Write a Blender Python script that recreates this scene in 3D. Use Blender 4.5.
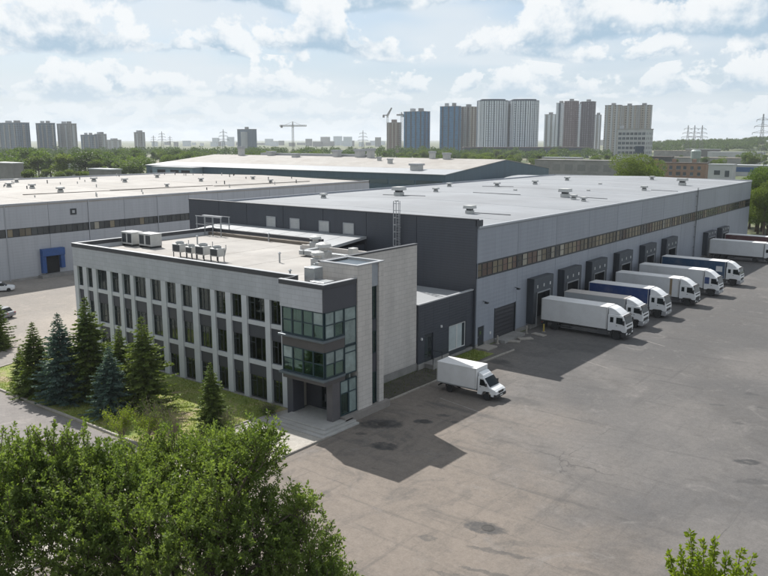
import bpy, bmesh, math, random
import numpy as np
from mathutils import Vector, Matrix

random.seed(7)
S = bpy.context.scene
for o in list(bpy.data.objects):
    bpy.data.objects.remove(o)
COL = S.collection
R = math.radians

# ------------------------------------------------------------------ camera
FPX, CX, CY, HY, CAMZ = 780.0, 384.0, 288.0, 139.0, 24.0
PITCH = math.atan((CY - HY) / FPX)
YAW = R(37.8)
FW = Vector((-math.sin(YAW) * math.cos(PITCH), math.cos(YAW) * math.cos(PITCH), -math.sin(PITCH)))
RT = Vector((math.cos(YAW), math.sin(YAW), 0))
UP = RT.cross(FW)
cam_data = bpy.data.cameras.new('camera')
cam = bpy.data.objects.new('camera', cam_data)
COL.objects.link(cam)
m3 = Matrix((RT, UP, -FW)).transposed()
cam.matrix_world = Matrix.Translation((0, 0, CAMZ)) @ m3.to_4x4()
cam_data.sensor_width = 36
cam_data.lens = FPX / 768 * 36
cam_data.clip_end = 20000
cam_data.clip_start = 0.3
S.camera = cam

# ------------------------------------------------------------------ light
SUN_DIR = Vector((0.87, -0.34, -1.0)).normalized()      # the way the light travels
SUN_EL = math.asin(-SUN_DIR.z)
SUN_AZ = math.atan2(-SUN_DIR.y, -SUN_DIR.x)             # from +X, counter-clockwise
sun_d = bpy.data.lights.new('sun', 'SUN')
sun_d.energy = 5.0
sun_d.angle = R(0.55)
sun_d.color = (1.0, 0.965, 0.915)
sun = bpy.data.objects.new('sun', sun_d)
COL.objects.link(sun)
sun.rotation_euler = SUN_DIR.to_track_quat('-Z', 'Y').to_euler()

S.view_settings.view_transform = 'Standard'
S.view_settings.look = 'None'
S.view_settings.gamma = 1
S.view_settings.use_curve_mapping = False
S.view_settings.exposure = 0.45
S.render.engine = 'CYCLES'
S.cycles.max_bounces = 5
S.cycles.diffuse_bounces = 3
S.cycles.glossy_bounces = 3
S.cycles.transparent_max_bounces = 8
S.cycles.volume_bounces = 0

world = bpy.data.worlds.new('World')
S.world = world
world.use_nodes = True
SKY_STRENGTH = 0.080


def build_world():
    nt = world.node_tree
    N, L = nt.nodes, nt.links
    N.clear()
    out = N.new('ShaderNodeOutputWorld')
    bg = N.new('ShaderNodeBackground')
    bg.inputs['Strength'].default_value = SKY_STRENGTH
    sky = N.new('ShaderNodeTexSky')
    sky.sky_type = 'NISHITA'
    sky.sun_disc = False
    sky.sun_elevation = SUN_EL
    sky.sun_rotation = math.pi / 2 - SUN_AZ
    sky.air_density = 1.0
    sky.dust_density = 2.0
    sky.ozone_density = 1.0
    tc = N.new('ShaderNodeTexCoord')
    nrm = N.new('ShaderNodeVectorMath'); nrm.operation = 'NORMALIZE'
    L.new(tc.outputs['Generated'], nrm.inputs[0])
    sep = N.new('ShaderNodeSeparateXYZ'); L.new(nrm.outputs[0], sep.inputs[0])

    def math_n(op, a, b=None, clamp=False):
        n = N.new('ShaderNodeMath'); n.operation = op; n.use_clamp = clamp
        for i, v in enumerate((a, b)):
            if v is None: continue
            if isinstance(v, (int, float)): n.inputs[i].default_value = v
            else: L.new(v, n.inputs[i])
        return n.outputs[0]

    def noise2(u, v, det, rough=0.55):
        cmb = N.new('ShaderNodeCombineXYZ')
        for i, x in enumerate((u, v)):
            if isinstance(x, (int, float)): cmb.inputs[i].default_value = x
            else: L.new(x, cmb.inputs[i])
        n = N.new('ShaderNodeTexNoise'); n.noise_dimensions = '2D'
        n.inputs['Scale'].default_value = 1.0; n.inputs['Detail'].default_value = det; n.inputs['Roughness'].default_value = rough
        L.new(cmb.outputs[0], n.inputs['Vector'])
        return n.outputs['Fac']

    def ramp(v, a, b):
        mr = N.new('ShaderNodeMapRange'); mr.interpolation_type = 'SMOOTHSTEP'
        mr.inputs['From Min'].default_value = a; mr.inputs['From Max'].default_value = b
        L.new(v, mr.inputs['Value'])
        return mr.outputs['Result']

    def mixc(f, a, b):
        m = N.new('ShaderNodeMix'); m.data_type = 'RGBA'
        if isinstance(f, (int, float)): m.inputs['Factor'].default_value = f
        else: L.new(f, m.inputs['Factor'])
        for k, v in ((6, a), (7, b)):
            if isinstance(v, tuple): m.inputs[k].default_value = (*v, 1)
            else: L.new(v, m.inputs[k])
        return m.outputs[2]

    # cumulus in rows: a cloud deck seen from below, rows crowding together towards the horizon
    az = math_n('ARCTAN2', sep.outputs[0], sep.outputs[1])
    z = math_n('MAXIMUM', sep.outputs[2], 0.0)
    lz = math_n('LOGARITHM', math_n('ADD', z, 0.045), 2.71828)

    def deck(k, off, wob, cover, us_=3.3):
        t = math_n('ADD', math_n('MULTIPLY', lz, k), math_n('MULTIPLY', noise2(math_n('MULTIPLY', az, 4.0), off, 1), wob))
        t = math_n('ADD', t, off)
        row = math_n('FLOOR', t); v = math_n('SUBTRACT', t, row)
        us = math_n('MULTIPLY', az, math_n('MULTIPLY', math_n('EXPONENT', math_n('MULTIPLY', math_n('SUBTRACT', row, off), -0.62 / k)), us_))
        u = math_n('ADD', us, math_n('MULTIPLY', row, 17.37))
        h = noise2(u, math_n('MULTIPLY', row, 3.1), 1)
        n = noise2(math_n('MULTIPLY', u, 2.3), math_n('MULTIPLY', t, 1.9), 5, 0.58)
        hh = math_n('MULTIPLY', math_n('SUBTRACT', h, 0.5 - cover), 2.6)
        nn = math_n('SUBTRACT', n, 0.5)
        den = math_n('ADD', math_n('SUBTRACT', hh, v), math_n('MULTIPLY', nn, 2.1))
        mask = math_n('MULTIPLY', ramp(den, 0.0, 0.22), ramp(math_n('ADD', v, math_n('MULTIPLY', nn, 0.35)), 0.02, 0.14))
        rel = math_n('ADD', math_n('SUBTRACT', v, math_n('MULTIPLY', hh, 0.42)), math_n('MULTIPLY', nn, 1.5))
        lit = ramp(rel, -0.32, 0.22)
        rim = ramp(den, 0.45, 0.05)
        return mask, math_n('MAXIMUM', lit, math_n('MULTIPLY', rim, 0.8))
    veil = noise2(math_n('MULTIPLY', az, 3.0), math_n('MULTIPLY', lz, 2.2), 3)
    skyc = mixc(ramp(sep.outputs[2], 0.75, 0.05), sky.outputs[0], mixc(0.62, sky.outputs[0], (4.9, 6.5, 8.2)))
    skyc = mixc(math_n('MULTIPLY', ramp(veil, 0.40, 0.66), 0.75), skyc, (7.0, 7.6, 8.1))
    base = (3.7, 5.1, 6.4)
    top = (8.5, 8.75, 8.9)
    m1, l1 = deck(2.9, 0.35, 0.9, 0.22)
    m2, l2 = deck(2.1, 7.75, 0.6, 0.20, 2.7)
    c = mixc(math_n('MULTIPLY', m1, 0.85), skyc, mixc(l1, base, top))
    c = mixc(math_n('MULTIPLY', m2, 0.95), c, mixc(l2, base, top))
    # pale air close to the horizon
    hor = ramp(sep.outputs[2], 0.11, 0.015)
    c = mixc(math_n('MULTIPLY', hor, 0.72), c, (6.7, 7.4, 7.9))
    L.new(c, bg.inputs['Color'])
    L.new(bg.outputs[0], out.inputs[0])


build_world()
world.cycles.sampling_method = 'MANUAL'
world.cycles.sample_map_resolution = 512


# ------------------------------------------------------------------ pixel helpers (photo pixels -> world metres)
def ray(x, y):
    return RT * (x - CX) + UP * (CY - y) + FW * FPX
def at(x, y, z=0.0):
    r = ray(x, y); t = (z - CAMZ) / r.z
    return Vector((r.x * t, r.y * t, z))
def atd(x, y, d):
    r = ray(x, y); h = -math.sin(YAW) * r.x + math.cos(YAW) * r.y
    t = d / h
    return Vector((r.x * t, r.y * t, CAMZ + r.z * t))


# ------------------------------------------------------------------ materials
MATS = {}
ALB = 0.80      # common scale of the base colours
def sc3(c, k=None): return tuple(x * (ALB if k is None else k) for x in c)
def new_mat(name):
    m = bpy.data.materials.new(name)
    m.use_nodes = True
    nt = m.node_tree
    return m, nt, nt.nodes, nt.links, nt.nodes['Principled BSDF']

def mat(name, col, rough=0.6, metal=0.0, var=0.12, scale=1.5, bump=0.0, bscale=30, coord='POS', stretch=None, dirt=0.0, dirtcol=(0.1, 0.09, 0.08), spec=0.5, coat=0.0):
    """plain surface: colour with broad and fine tone changes, grime, fine relief"""
    if name in MATS: return MATS[name]
    col = sc3(col); dirtcol = sc3(dirtcol)
    m, nt, N, L, b = new_mat(name)
    b.inputs['Roughness'].default_value = rough
    b.inputs['Metallic'].default_value = metal
    b.inputs['Specular IOR Level'].default_value = spec
    b.inputs['Coat Weight'].default_value = coat
    if coord == 'POS':
        g = N.new('ShaderNodeNewGeometry'); src = g.outputs['Position']
    else:
        g = N.new('ShaderNodeTexCoord'); src = g.outputs['Object']
    if stretch:
        mp = N.new('ShaderNodeMapping'); mp.inputs['Scale'].default_value = stretch
        L.new(src, mp.inputs[0]); src = mp.outputs[0]
    n1 = N.new('ShaderNodeTexNoise'); n1.inputs['Scale'].default_value = scale; n1.inputs['Detail'].default_value = 6; n1.inputs['Roughness'].default_value = 0.65
    L.new(src, n1.inputs['Vector'])
    mr = N.new('ShaderNodeMapRange'); mr.inputs[1].default_value = 0.3; mr.inputs[2].default_value = 0.7
    mr.inputs[3].default_value = 1 - var; mr.inputs[4].default_value = 1 + var
    L.new(n1.outputs['Fac'], mr.inputs[0])
    oi = N.new('ShaderNodeObjectInfo')
    mr2 = N.new('ShaderNodeMapRange'); mr2.inputs[3].default_value = 1 - var * 0.5; mr2.inputs[4].default_value = 1 + var * 0.5
    L.new(oi.outputs['Random'], mr2.inputs[0])
    mu = N.new('ShaderNodeMath'); mu.operation = 'MULTIPLY'
    L.new(mr.outputs[0], mu.inputs[0]); L.new(mr2.outputs[0], mu.inputs[1])
    vm = N.new('ShaderNodeVectorMath'); vm.operation = 'SCALE'; vm.inputs[0].default_value = col
    L.new(mu.outputs[0], vm.inputs['Scale'])
    last = vm.outputs[0]
    if dirt > 0:
        n2 = N.new('ShaderNodeTexNoise'); n2.inputs['Scale'].default_value = scale * 0.37; n2.inputs['Detail'].default_value = 8; n2.inputs['Roughness'].default_value = 0.7
        L.new(src, n2.inputs['Vector'])
        r = N.new('ShaderNodeMapRange'); r.inputs[1].default_value = 0.45; r.inputs[2].default_value = 0.75; r.inputs[4].default_value = dirt
        L.new(n2.outputs['Fac'], r.inputs[0])
        mx = N.new('ShaderNodeMix'); mx.data_type = 'RGBA'; mx.inputs[7].default_value = (*dirtcol, 1)
        L.new(r.outputs[0], mx.inputs['Factor']); L.new(last, mx.inputs[6])
        last = mx.outputs[2]
    L.new(last, b.inputs['Base Color'])
    if bump > 0:
        n3 = N.new('ShaderNodeTexNoise'); n3.inputs['Scale'].default_value = bscale; n3.inputs['Detail'].default_value = 4
        L.new(src, n3.inputs['Vector'])
        bp = N.new('ShaderNodeBump'); bp.inputs['Strength'].default_value = bump; bp.inputs['Distance'].default_value = 0.03
        L.new(n3.outputs['Fac'], bp.inputs['Height']); L.new(bp.outputs[0], b.inputs['Normal'])
    MATS[name] = m
    return m

def tile_mat(name, col, joint, w, h, rough=0.6, var=0.08, axis='x', off=0.5, mortar=0.02):
    """facing slabs too small to pick apart: joints drawn by the brick node on a wall that runs along x or y"""
    col = sc3(col); joint = sc3(joint)
    m, nt, N, L, b = new_mat(name)
    g = N.new('ShaderNodeNewGeometry'); sp = N.new('ShaderNodeSeparateXYZ'); L.new(g.outputs['Position'], sp.inputs[0])
    cb = N.new('ShaderNodeCombineXYZ')
    ad = N.new('ShaderNodeMath'); L.new(sp.outputs[0], ad.inputs[0]); L.new(sp.outputs[1], ad.inputs[1])
    L.new(ad.outputs[0], cb.inputs[0]); L.new(sp.outputs[2], cb.inputs[1])
    br = N.new('ShaderNodeTexBrick'); br.offset = off
    br.inputs['Scale'].default_value = 1; br.inputs['Brick Width'].default_value = w; br.inputs['Row Height'].default_value = h
    br.inputs['Mortar Size'].default_value = mortar; br.inputs['Mortar Smooth'].default_value = 0.2
    br.inputs['Color1'].default_value = (*[c * (1 - var) for c in col], 1)
    br.inputs['Color2'].default_value = (*[c * (1 + var) for c in col], 1)
    br.inputs['Mortar'].default_value = (*joint, 1)
    L.new(cb.outputs[0], br.inputs['Vector'])
    n1 = N.new('ShaderNodeTexNoise'); n1.inputs['Scale'].default_value = 0.5; n1.inputs['Detail'].default_value = 7
    mp = N.new('ShaderNodeMapping'); mp.inputs['Scale'].default_value = (1, 1, 0.35); L.new(g.outputs['Position'], mp.inputs[0]); L.new(mp.outputs[0], n1.inputs['Vector'])
    mr = N.new('ShaderNodeMapRange'); mr.inputs[1].default_value = 0.3; mr.inputs[2].default_value = 0.7; mr.inputs[3].default_value = 0.86; mr.inputs[4].default_value = 1.08
    L.new(n1.outputs['Fac'], mr.inputs[0])
    vm = N.new('ShaderNodeVectorMath'); vm.operation = 'SCALE'; L.new(br.outputs['Color'], vm.inputs[0]); L.new(mr.outputs[0], vm.inputs['Scale'])
    L.new(vm.outputs[0], b.inputs['Base Color'])
    b.inputs['Roughness'].default_value = rough
    bp = N.new('ShaderNodeBump'); bp.inputs['Strength'].default_value = 0.4; bp.inputs['Distance'].default_value = 0.01; bp.invert = True
    L.new(br.outputs['Fac'], bp.inputs['Height']); L.new(bp.outputs[0], b.inputs['Normal'])
    MATS[name] = m
    return m

def rib_mat(name, col, pitch=0.25, rough=0.45, vertical=False, strength=0.35, var=0.05):
    """sandwich panel sheet with fine pressed ribs"""
    col = sc3(col)
    m, nt, N, L, b = new_mat(name)
    g = N.new('ShaderNodeNewGeometry'); sp = N.new('ShaderNodeSeparateXYZ'); L.new(g.outputs['Position'], sp.inputs[0])
    if vertical:
        ad = N.new('ShaderNodeMath'); L.new(sp.outputs[0], ad.inputs[0]); L.new(sp.outputs[1], ad.inputs[1]); v = ad.outputs[0]
    else: v = sp.outputs[2]
    mu = N.new('ShaderNodeMath'); mu.operation = 'MULTIPLY'; mu.inputs[1].default_value = 2 * math.pi / pitch; L.new(v, mu.inputs[0])
    sn = N.new('ShaderNodeMath'); sn.operation = 'SINE'; L.new(mu.outputs[0], sn.inputs[0])
    bp = N.new('ShaderNodeBump'); bp.inputs['Strength'].default_value = strength; bp.inputs['Distance'].default_value = 0.02
    L.new(sn.outputs[0], bp.inputs['Height']); L.new(bp.outputs[0], b.inputs['Normal'])
    n1 = N.new('ShaderNodeTexNoise'); n1.inputs['Scale'].default_value = 0.35; n1.inputs['Detail'].default_value = 8; n1.inputs['Roughness'].default_value = 0.7
    mp = N.new('ShaderNodeMapping'); mp.inputs['Scale'].default_value = (1.6, 1.6, 0.3); L.new(g.outputs['Position'], mp.inputs[0]); L.new(mp.outputs[0], n1.inputs['Vector'])
    oi = N.new('ShaderNodeObjectInfo')
    a1 = N.new('ShaderNodeMapRange'); a1.inputs[1].default_value = 0.3; a1.inputs[2].default_value = 0.7; a1.inputs[3].default_value = 1 - 1.8 * var; a1.inputs[4].default_value = 1 + 1.3 * var
    L.new(n1.outputs['Fac'], a1.inputs[0])
    a2 = N.new('ShaderNodeMapRange'); a2.inputs[3].default_value = 1 - var; a2.inputs[4].default_value = 1 + var; L.new(oi.outputs['Random'], a2.inputs[0])
    n4 = N.new('ShaderNodeTexNoise'); n4.inputs['Scale'].default_value = 1.0; n4.inputs['Detail'].default_value = 5
    mp4 = N.new('ShaderNodeMapping'); mp4.inputs['Scale'].default_value = (2.6, 2.6, 0.10); L.new(g.outputs['Position'], mp4.inputs[0]); L.new(mp4.outputs[0], n4.inputs['Vector'])
    a4 = N.new('ShaderNodeMapRange'); a4.inputs[1].default_value = 0.5; a4.inputs[2].default_value = 0.72; a4.inputs[3].default_value = 1; a4.inputs[4].default_value = 1 - 2.4 * var; L.new(n4.outputs['Fac'], a4.inputs[0])
    m5 = N.new('ShaderNodeMath'); m5.operation = 'MULTIPLY'; L.new(a1.outputs[0], m5.inputs[0]); L.new(a4.outputs[0], m5.inputs[1])
    m2 = N.new('ShaderNodeMath'); m2.operation = 'MULTIPLY'; L.new(m5.outputs[0], m2.inputs[0]); L.new(a2.outputs[0], m2.inputs[1])
    vm = N.new('ShaderNodeVectorMath'); vm.operation = 'SCALE'; vm.inputs[0].default_value = col; L.new(m2.outputs[0], vm.inputs['Scale'])
    L.new(vm.outputs[0], b.inputs['Base Color'])
    b.inputs['Roughness'].default_value = rough
    MATS[name] = m
    return m

def glass_mat(name, tint, refl=1.0, rough=0.02):
    m, nt, N, L, b = new_mat(name)
    N.remove(b)
    out = [n for n in N if n.type == 'OUTPUT_MATERIAL'][0]
    tr = N.new('ShaderNodeBsdfTransparent'); tr.inputs[0].default_value = (*tint, 1)
    gl = N.new('ShaderNodeBsdfGlossy'); gl.inputs['Roughness'].default_value = rough; gl.inputs[0].default_value = (0.8, 0.95, 0.93, 1)
    fr = N.new('ShaderNodeFresnel'); fr.inputs[0].default_value = 1.55
    mu = N.new('ShaderNodeMath'); mu.operation = 'MULTIPLY_ADD'; mu.inputs[1].default_value = 1.5 * refl; mu.inputs[2].default_value = 0.05 * refl; mu.use_clamp = True
    L.new(fr.outputs[0], mu.inputs[0])
    mx = N.new('ShaderNodeMixShader'); L.new(mu.outputs[0], mx.inputs[0]); L.new(tr.outputs[0], mx.inputs[1]); L.new(gl.outputs[0], mx.inputs[2])
    L.new(mx.outputs[0], out.inputs[0])
    MATS[name] = m
    return m

def dark_glass(name, col, rough=0.06, spec=0.6):
    m, nt, N, L, b = new_mat(name)
    oi = N.new('ShaderNodeObjectInfo')
    vm = N.new('ShaderNodeMapRange'); vm.inputs[3].default_value = 0.55; vm.inputs[4].default_value = 1.5; L.new(oi.outputs['Random'], vm.inputs[0])
    sc = N.new('ShaderNodeVectorMath'); sc.operation = 'SCALE'; sc.inputs[0].default_value = col; L.new(vm.outputs[0], sc.inputs['Scale'])
    L.new(sc.outputs[0], b.inputs['Base Color'])
    b.inputs['Roughness'].default_value = rough
    b.inputs['Specular IOR Level'].default_value = spec
    MATS[name] = m
    return m

def foliage_mat(name, dark, light, trans=0.35, nscale=0.6, yellow=None):
    dark = sc3(dark, 0.75); light = sc3(light, 0.75)
    m, nt, N, L, b = new_mat(name)
    out = [n for n in N if n.type == 'OUTPUT_MATERIAL'][0]
    g = N.new('ShaderNodeNewGeometry')
    n1 = N.new('ShaderNodeTexNoise'); n1.inputs['Scale'].default_value = nscale; n1.inputs['Detail'].default_value = 5
    L.new(g.outputs['Position'], n1.inputs['Vector'])
    mx = N.new('ShaderNodeMix'); mx.data_type = 'RGBA'; mx.inputs[6].default_value = (*dark, 1); mx.inputs[7].default_value = (*light, 1)
    oi = N.new('ShaderNodeObjectInfo')
    a = N.new('ShaderNodeMath'); a.operation = 'MULTIPLY_ADD'; a.inputs[1].default_value = 0.3; L.new(oi.outputs['Random'], a.inputs[0])
    r = N.new('ShaderNodeMapRange'); r.inputs[1].default_value = 0.3; r.inputs[2].default_value = 0.7; r.inputs[4].default_value = 0.6; L.new(n1.outputs['Fac'], r.inputs[0])
    ri = N.new('ShaderNodeMath'); ri.operation = 'MULTIPLY'; ri.inputs[1].default_value = 0.35
    L.new(g.outputs['Random Per Island'], ri.inputs[0])
    ad = N.new('ShaderNodeMath'); L.new(r.outputs[0], ad.inputs[0]); L.new(ri.outputs[0], ad.inputs[1])
    L.new(ad.outputs[0], a.inputs[2])
    L.new(a.outputs[0], mx.inputs['Factor'])
    L.new(mx.outputs[2], b.inputs['Base Color'])
    b.inputs['Roughness'].default_value = 0.6
    b.inputs['Specular IOR Level'].default_value = 0.18
    tl = N.new('ShaderNodeBsdfTranslucent')
    sc = N.new('ShaderNodeVectorMath'); sc.operation = 'MULTIPLY'; sc.inputs[1].default_value = (1.5, 1.6, 0.7); L.new(mx.outputs[2], sc.inputs[0]); L.new(sc.outputs[0], tl.inputs[0])
    ms = N.new('ShaderNodeMixShader'); ms.inputs[0].default_value = trans
    L.new(b.outputs[0], ms.inputs[1]); L.new(tl.outputs[0], ms.inputs[2]); L.new(ms.outputs[0], out.inputs[0])
    MATS[name] = m
    return m

def far_facade(name, wall, win, px=3.2, pz=3.0, fx=0.5, fz=0.5, var=0.25):
    """wall of a far tower: rows of windows too small to pick apart"""
    if name in MATS: return MATS[name]
    m, nt, N, L, b = new_mat(name)
    tc = N.new('ShaderNodeTexCoord'); sp = N.new('ShaderNodeSeparateXYZ'); L.new(tc.outputs['Object'], sp.inputs[0])
    def mth(op, a, bb=None):
        n = N.new('ShaderNodeMath'); n.operation = op
        for i, v in enumerate((a, bb)):
            if v is None: continue
            if isinstance(v, (int, float)): n.inputs[i].default_value = v
            else: L.new(v, n.inputs[i])
        return n.outputs[0]
    u = mth('DIVIDE', mth('ADD', sp.outputs[0], sp.outputs[1]), px); w = mth('DIVIDE', sp.outputs[2], pz)
    mu = mth('LESS_THAN', mth('FRACT', u), fx); mw = mth('LESS_THAN', mth('FRACT', w), fz)
    k = mth('MULTIPLY', mu, mw)
    cb = N.new('ShaderNodeCombineXYZ'); L.new(mth('FLOOR', u), cb.inputs[0]); L.new(mth('FLOOR', w), cb.inputs[1])
    wn = N.new('ShaderNodeTexWhiteNoise'); wn.noise_dimensions = '2D'; L.new(cb.outputs[0], wn.inputs['Vector'])
    sc = N.new('ShaderNodeVectorMath'); sc.operation = 'SCALE'; sc.inputs[0].default_value = win
    mr = N.new('ShaderNodeMapRange'); mr.inputs[3].default_value = 0.6; mr.inputs[4].default_value = 1.5; L.new(wn.outputs['Value'], mr.inputs[0]); L.new(mr.outputs[0], sc.inputs['Scale'])
    mx = N.new('ShaderNodeMix'); mx.data_type = 'RGBA'; mx.inputs[6].default_value = (*wall, 1); L.new(sc.outputs[0], mx.inputs[7]); L.new(k, mx.inputs['Factor'])
    L.new(mx.outputs[2], b.inputs['Base Color'])
    b.inputs['Roughness'].default_value = 0.55
    MATS[name] = m
    return m


# ------------------------------------------------------------------ mesh builder
class MB:
    def __init__(self): self.v = []; self.f = []
    def add(self, vs, fs):
        n = len(self.v); self.v += [tuple(p) for p in vs]; self.f += [tuple(i + n for i in f) for f in fs]; return self
    def box(self, x0, x1, y0, y1, z0, z1):
        return self.add([(x0, y0, z0), (x1, y0, z0), (x1, y1, z0), (x0, y1, z0), (x0, y0, z1), (x1, y0, z1), (x1, y1, z1), (x0, y1, z1)],
                        [(0, 3, 2, 1), (4, 5, 6, 7), (0, 1, 5, 4), (1, 2, 6, 5), (2, 3, 7, 6), (3, 0, 4, 7)])
    def prism(self, pts, a, b, axis='y'):
        """polygon in the plane across axis, pushed from a to b"""
        n = len(pts)
        def P(p, t):
            return {'y': (p[0], t, p[1]), 'x': (t, p[0], p[1]), 'z': (p[0], p[1], t)}[axis]
        return self.add([P(p, a) for p in pts] + [P(p, b) for p in pts],
                        [tuple(range(n))[::-1], tuple(range(n, 2 * n))] + [(i, (i + 1) % n, n + (i + 1) % n, n + i) for i in range(n)])
    def bar(self, p, q, w, h=None):
        """square bar from p to q"""
        h = h or w
        p, q = Vector(p), Vector(q); d = (q - p)
        if d.length < 1e-6: return self
        d.normalize()
        a = d.cross(Vector((0, 0, 1)))
        if a.length < 1e-3: a = Vector((1, 0, 0))
        a.normalize(); b = a.cross(d)
        a *= w / 2; b *= h / 2
        return self.add([p - a - b, p + a - b, p + a + b, p - a + b, q - a - b, q + a - b, q + a + b, q - a + b],
                        [(0, 3, 2, 1), (4, 5, 6, 7), (0, 1, 5, 4), (1, 2, 6, 5), (2, 3, 7, 6), (3, 0, 4, 7)])
    def tube(self, pts, rad, n=8):
        pts = [Vector(p) for p in pts]
        rad = rad if isinstance(rad, (list, tuple)) else [rad] * len(pts)
        vs = []; fs = []
        for i, p in enumerate(pts):
            d = (pts[min(i + 1, len(pts) - 1)] - pts[max(i - 1, 0)])
            d = d.normalized() if d.length > 1e-6 else Vector((0, 0, 1))
            a = d.cross(Vector((0.03, 0.01, 1)))
            if a.length < 1e-2: a = d.cross(Vector((1, 0, 0)))
            a.normalize(); b = d.cross(a)
            for k in range(n):
                t = 2 * math.pi * k / n
                vs.append(p + (a * math.cos(t) + b * math.sin(t)) * rad[i])
        for i in range(len(pts) - 1):
            for k in range(n):
                k2 = (k + 1) % n
                fs.append((i * n + k, i * n + k2, (i + 1) * n + k2, (i + 1) * n + k))
        fs.append(tuple(range(n))[::-1]); fs.append(tuple((len(pts) - 1) * n + k for k in range(n)))
        return self.add(vs, fs)
    def lathe(self, prof, c=(0, 0, 0), n=12, axis='z'):
        vs = []; fs = []
        for (r, t) in prof:
            for k in range(n):
                a = 2 * math.pi * k / n
                x, y = r * math.cos(a), r * math.sin(a)
                vs.append({'z': (c[0] + x, c[1] + y, c[2] + t), 'y': (c[0] + x, c[1] + t, c[2] + y), 'x': (c[0] + t, c[1] + x, c[2] + y)}[axis])
        for i in range(len(prof) - 1):
            for k in range(n):
                k2 = (k + 1) % n
                fs.append((i * n + k, i * n + k2, (i + 1) * n + k2, (i + 1) * n + k))
        fs.append(tuple(range(n))[::-1]); fs.append(tuple((len(prof) - 1) * n + k for k in range(n)))
        return self.add(vs, fs)
    def mesh(self, name):
        me = bpy.data.meshes.new(name); me.from_pydata(self.v, [], self.f); me.update()
        bm = bmesh.new(); bm.from_mesh(me); bmesh.ops.recalc_face_normals(bm, faces=bm.faces); bm.to_mesh(me); bm.free()
        return me
    def build(self, name, m, parent=None, bevel=0, smooth=False, world=True):
        return obj(name, self.mesh(name), m, parent, bevel, smooth, world)


def obj(name, me, m, parent=None, bevel=0, smooth=False, world=False):
    if m is not None and len(me.materials) == 0: me.materials.append(m)
    o = bpy.data.objects.new(name, me); COL.objects.link(o)
    if parent is not None:
        o.parent = parent
        if world:      # the mesh was written in world metres
            off = Vector(parent.location); p = parent.parent
            while p is not None: off += Vector(p.location); p = p.parent
            o.location = -off
    if bevel > 0:
        md = o.modifiers.new('bevel', 'BEVEL'); md.width = bevel; md.segments = 2; md.limit_method = 'ANGLE'; md.angle_limit = R(40)
    if smooth:
        for p in me.polygons: p.use_smooth = True
    return o

def tag(o, label=None, cat=None, group=None, kind=None):
    if label: o['label'] = label
    if cat: o['category'] = cat
    if group: o['group'] = group
    if kind: o['kind'] = kind
    return o

def thing(name, label, cat, loc=(0, 0, 0), rz=0.0, group=None, kind=None):
    o = bpy.data.objects.new(name, None); COL.objects.link(o)
    o.location = loc; o.rotation_euler = (0, 0, rz); o.empty_display_size = 0.5
    return tag(o, label, cat, group, kind)

def np_mesh(name, V, F):
    """V (n,3) array, F (m,k) array"""
    me = bpy.data.meshes.new(name)
    V = np.ascontiguousarray(V, dtype=np.float32); F = np.ascontiguousarray(F, dtype=np.int32)
    me.vertices.add(len(V)); me.vertices.foreach_set('co', V.ravel())
    k = F.shape[1]
    me.loops.add(F.size); me.loops.foreach_set('vertex_index', F.ravel())
    me.polygons.add(len(F)); me.polygons.foreach_set('loop_start', np.arange(0, F.size, k, dtype=np.int32))
    me.update(calc_edges=True); me.validate()
    return me
# ------------------------------------------------------------------ ground
def ground_material():
    m, nt, N, L, b = new_mat('ground_mix')
    g = N.new('ShaderNodeNewGeometry')
    n1 = N.new('ShaderNodeTexNoise'); n1.inputs['Scale'].default_value = 0.012; n1.inputs['Detail'].default_value = 9; L.new(g.outputs['Position'], n1.inputs['Vector'])
    cr = N.new('ShaderNodeValToRGB'); e = cr.color_ramp.elements
    e[0].position = 0.36; e[0].color = (0.045, 0.065, 0.022, 1); e[1].position = 0.66; e[1].color = (0.19, 0.17, 0.125, 1)
    x = e.new(0.5); x.color = (0.075, 0.095, 0.032, 1)
    L.new(n1.outputs['Fac'], cr.inputs[0]); L.new(cr.outputs[0], b.inputs['Base Color']); b.inputs['Roughness'].default_value = 0.95
    return m

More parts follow.
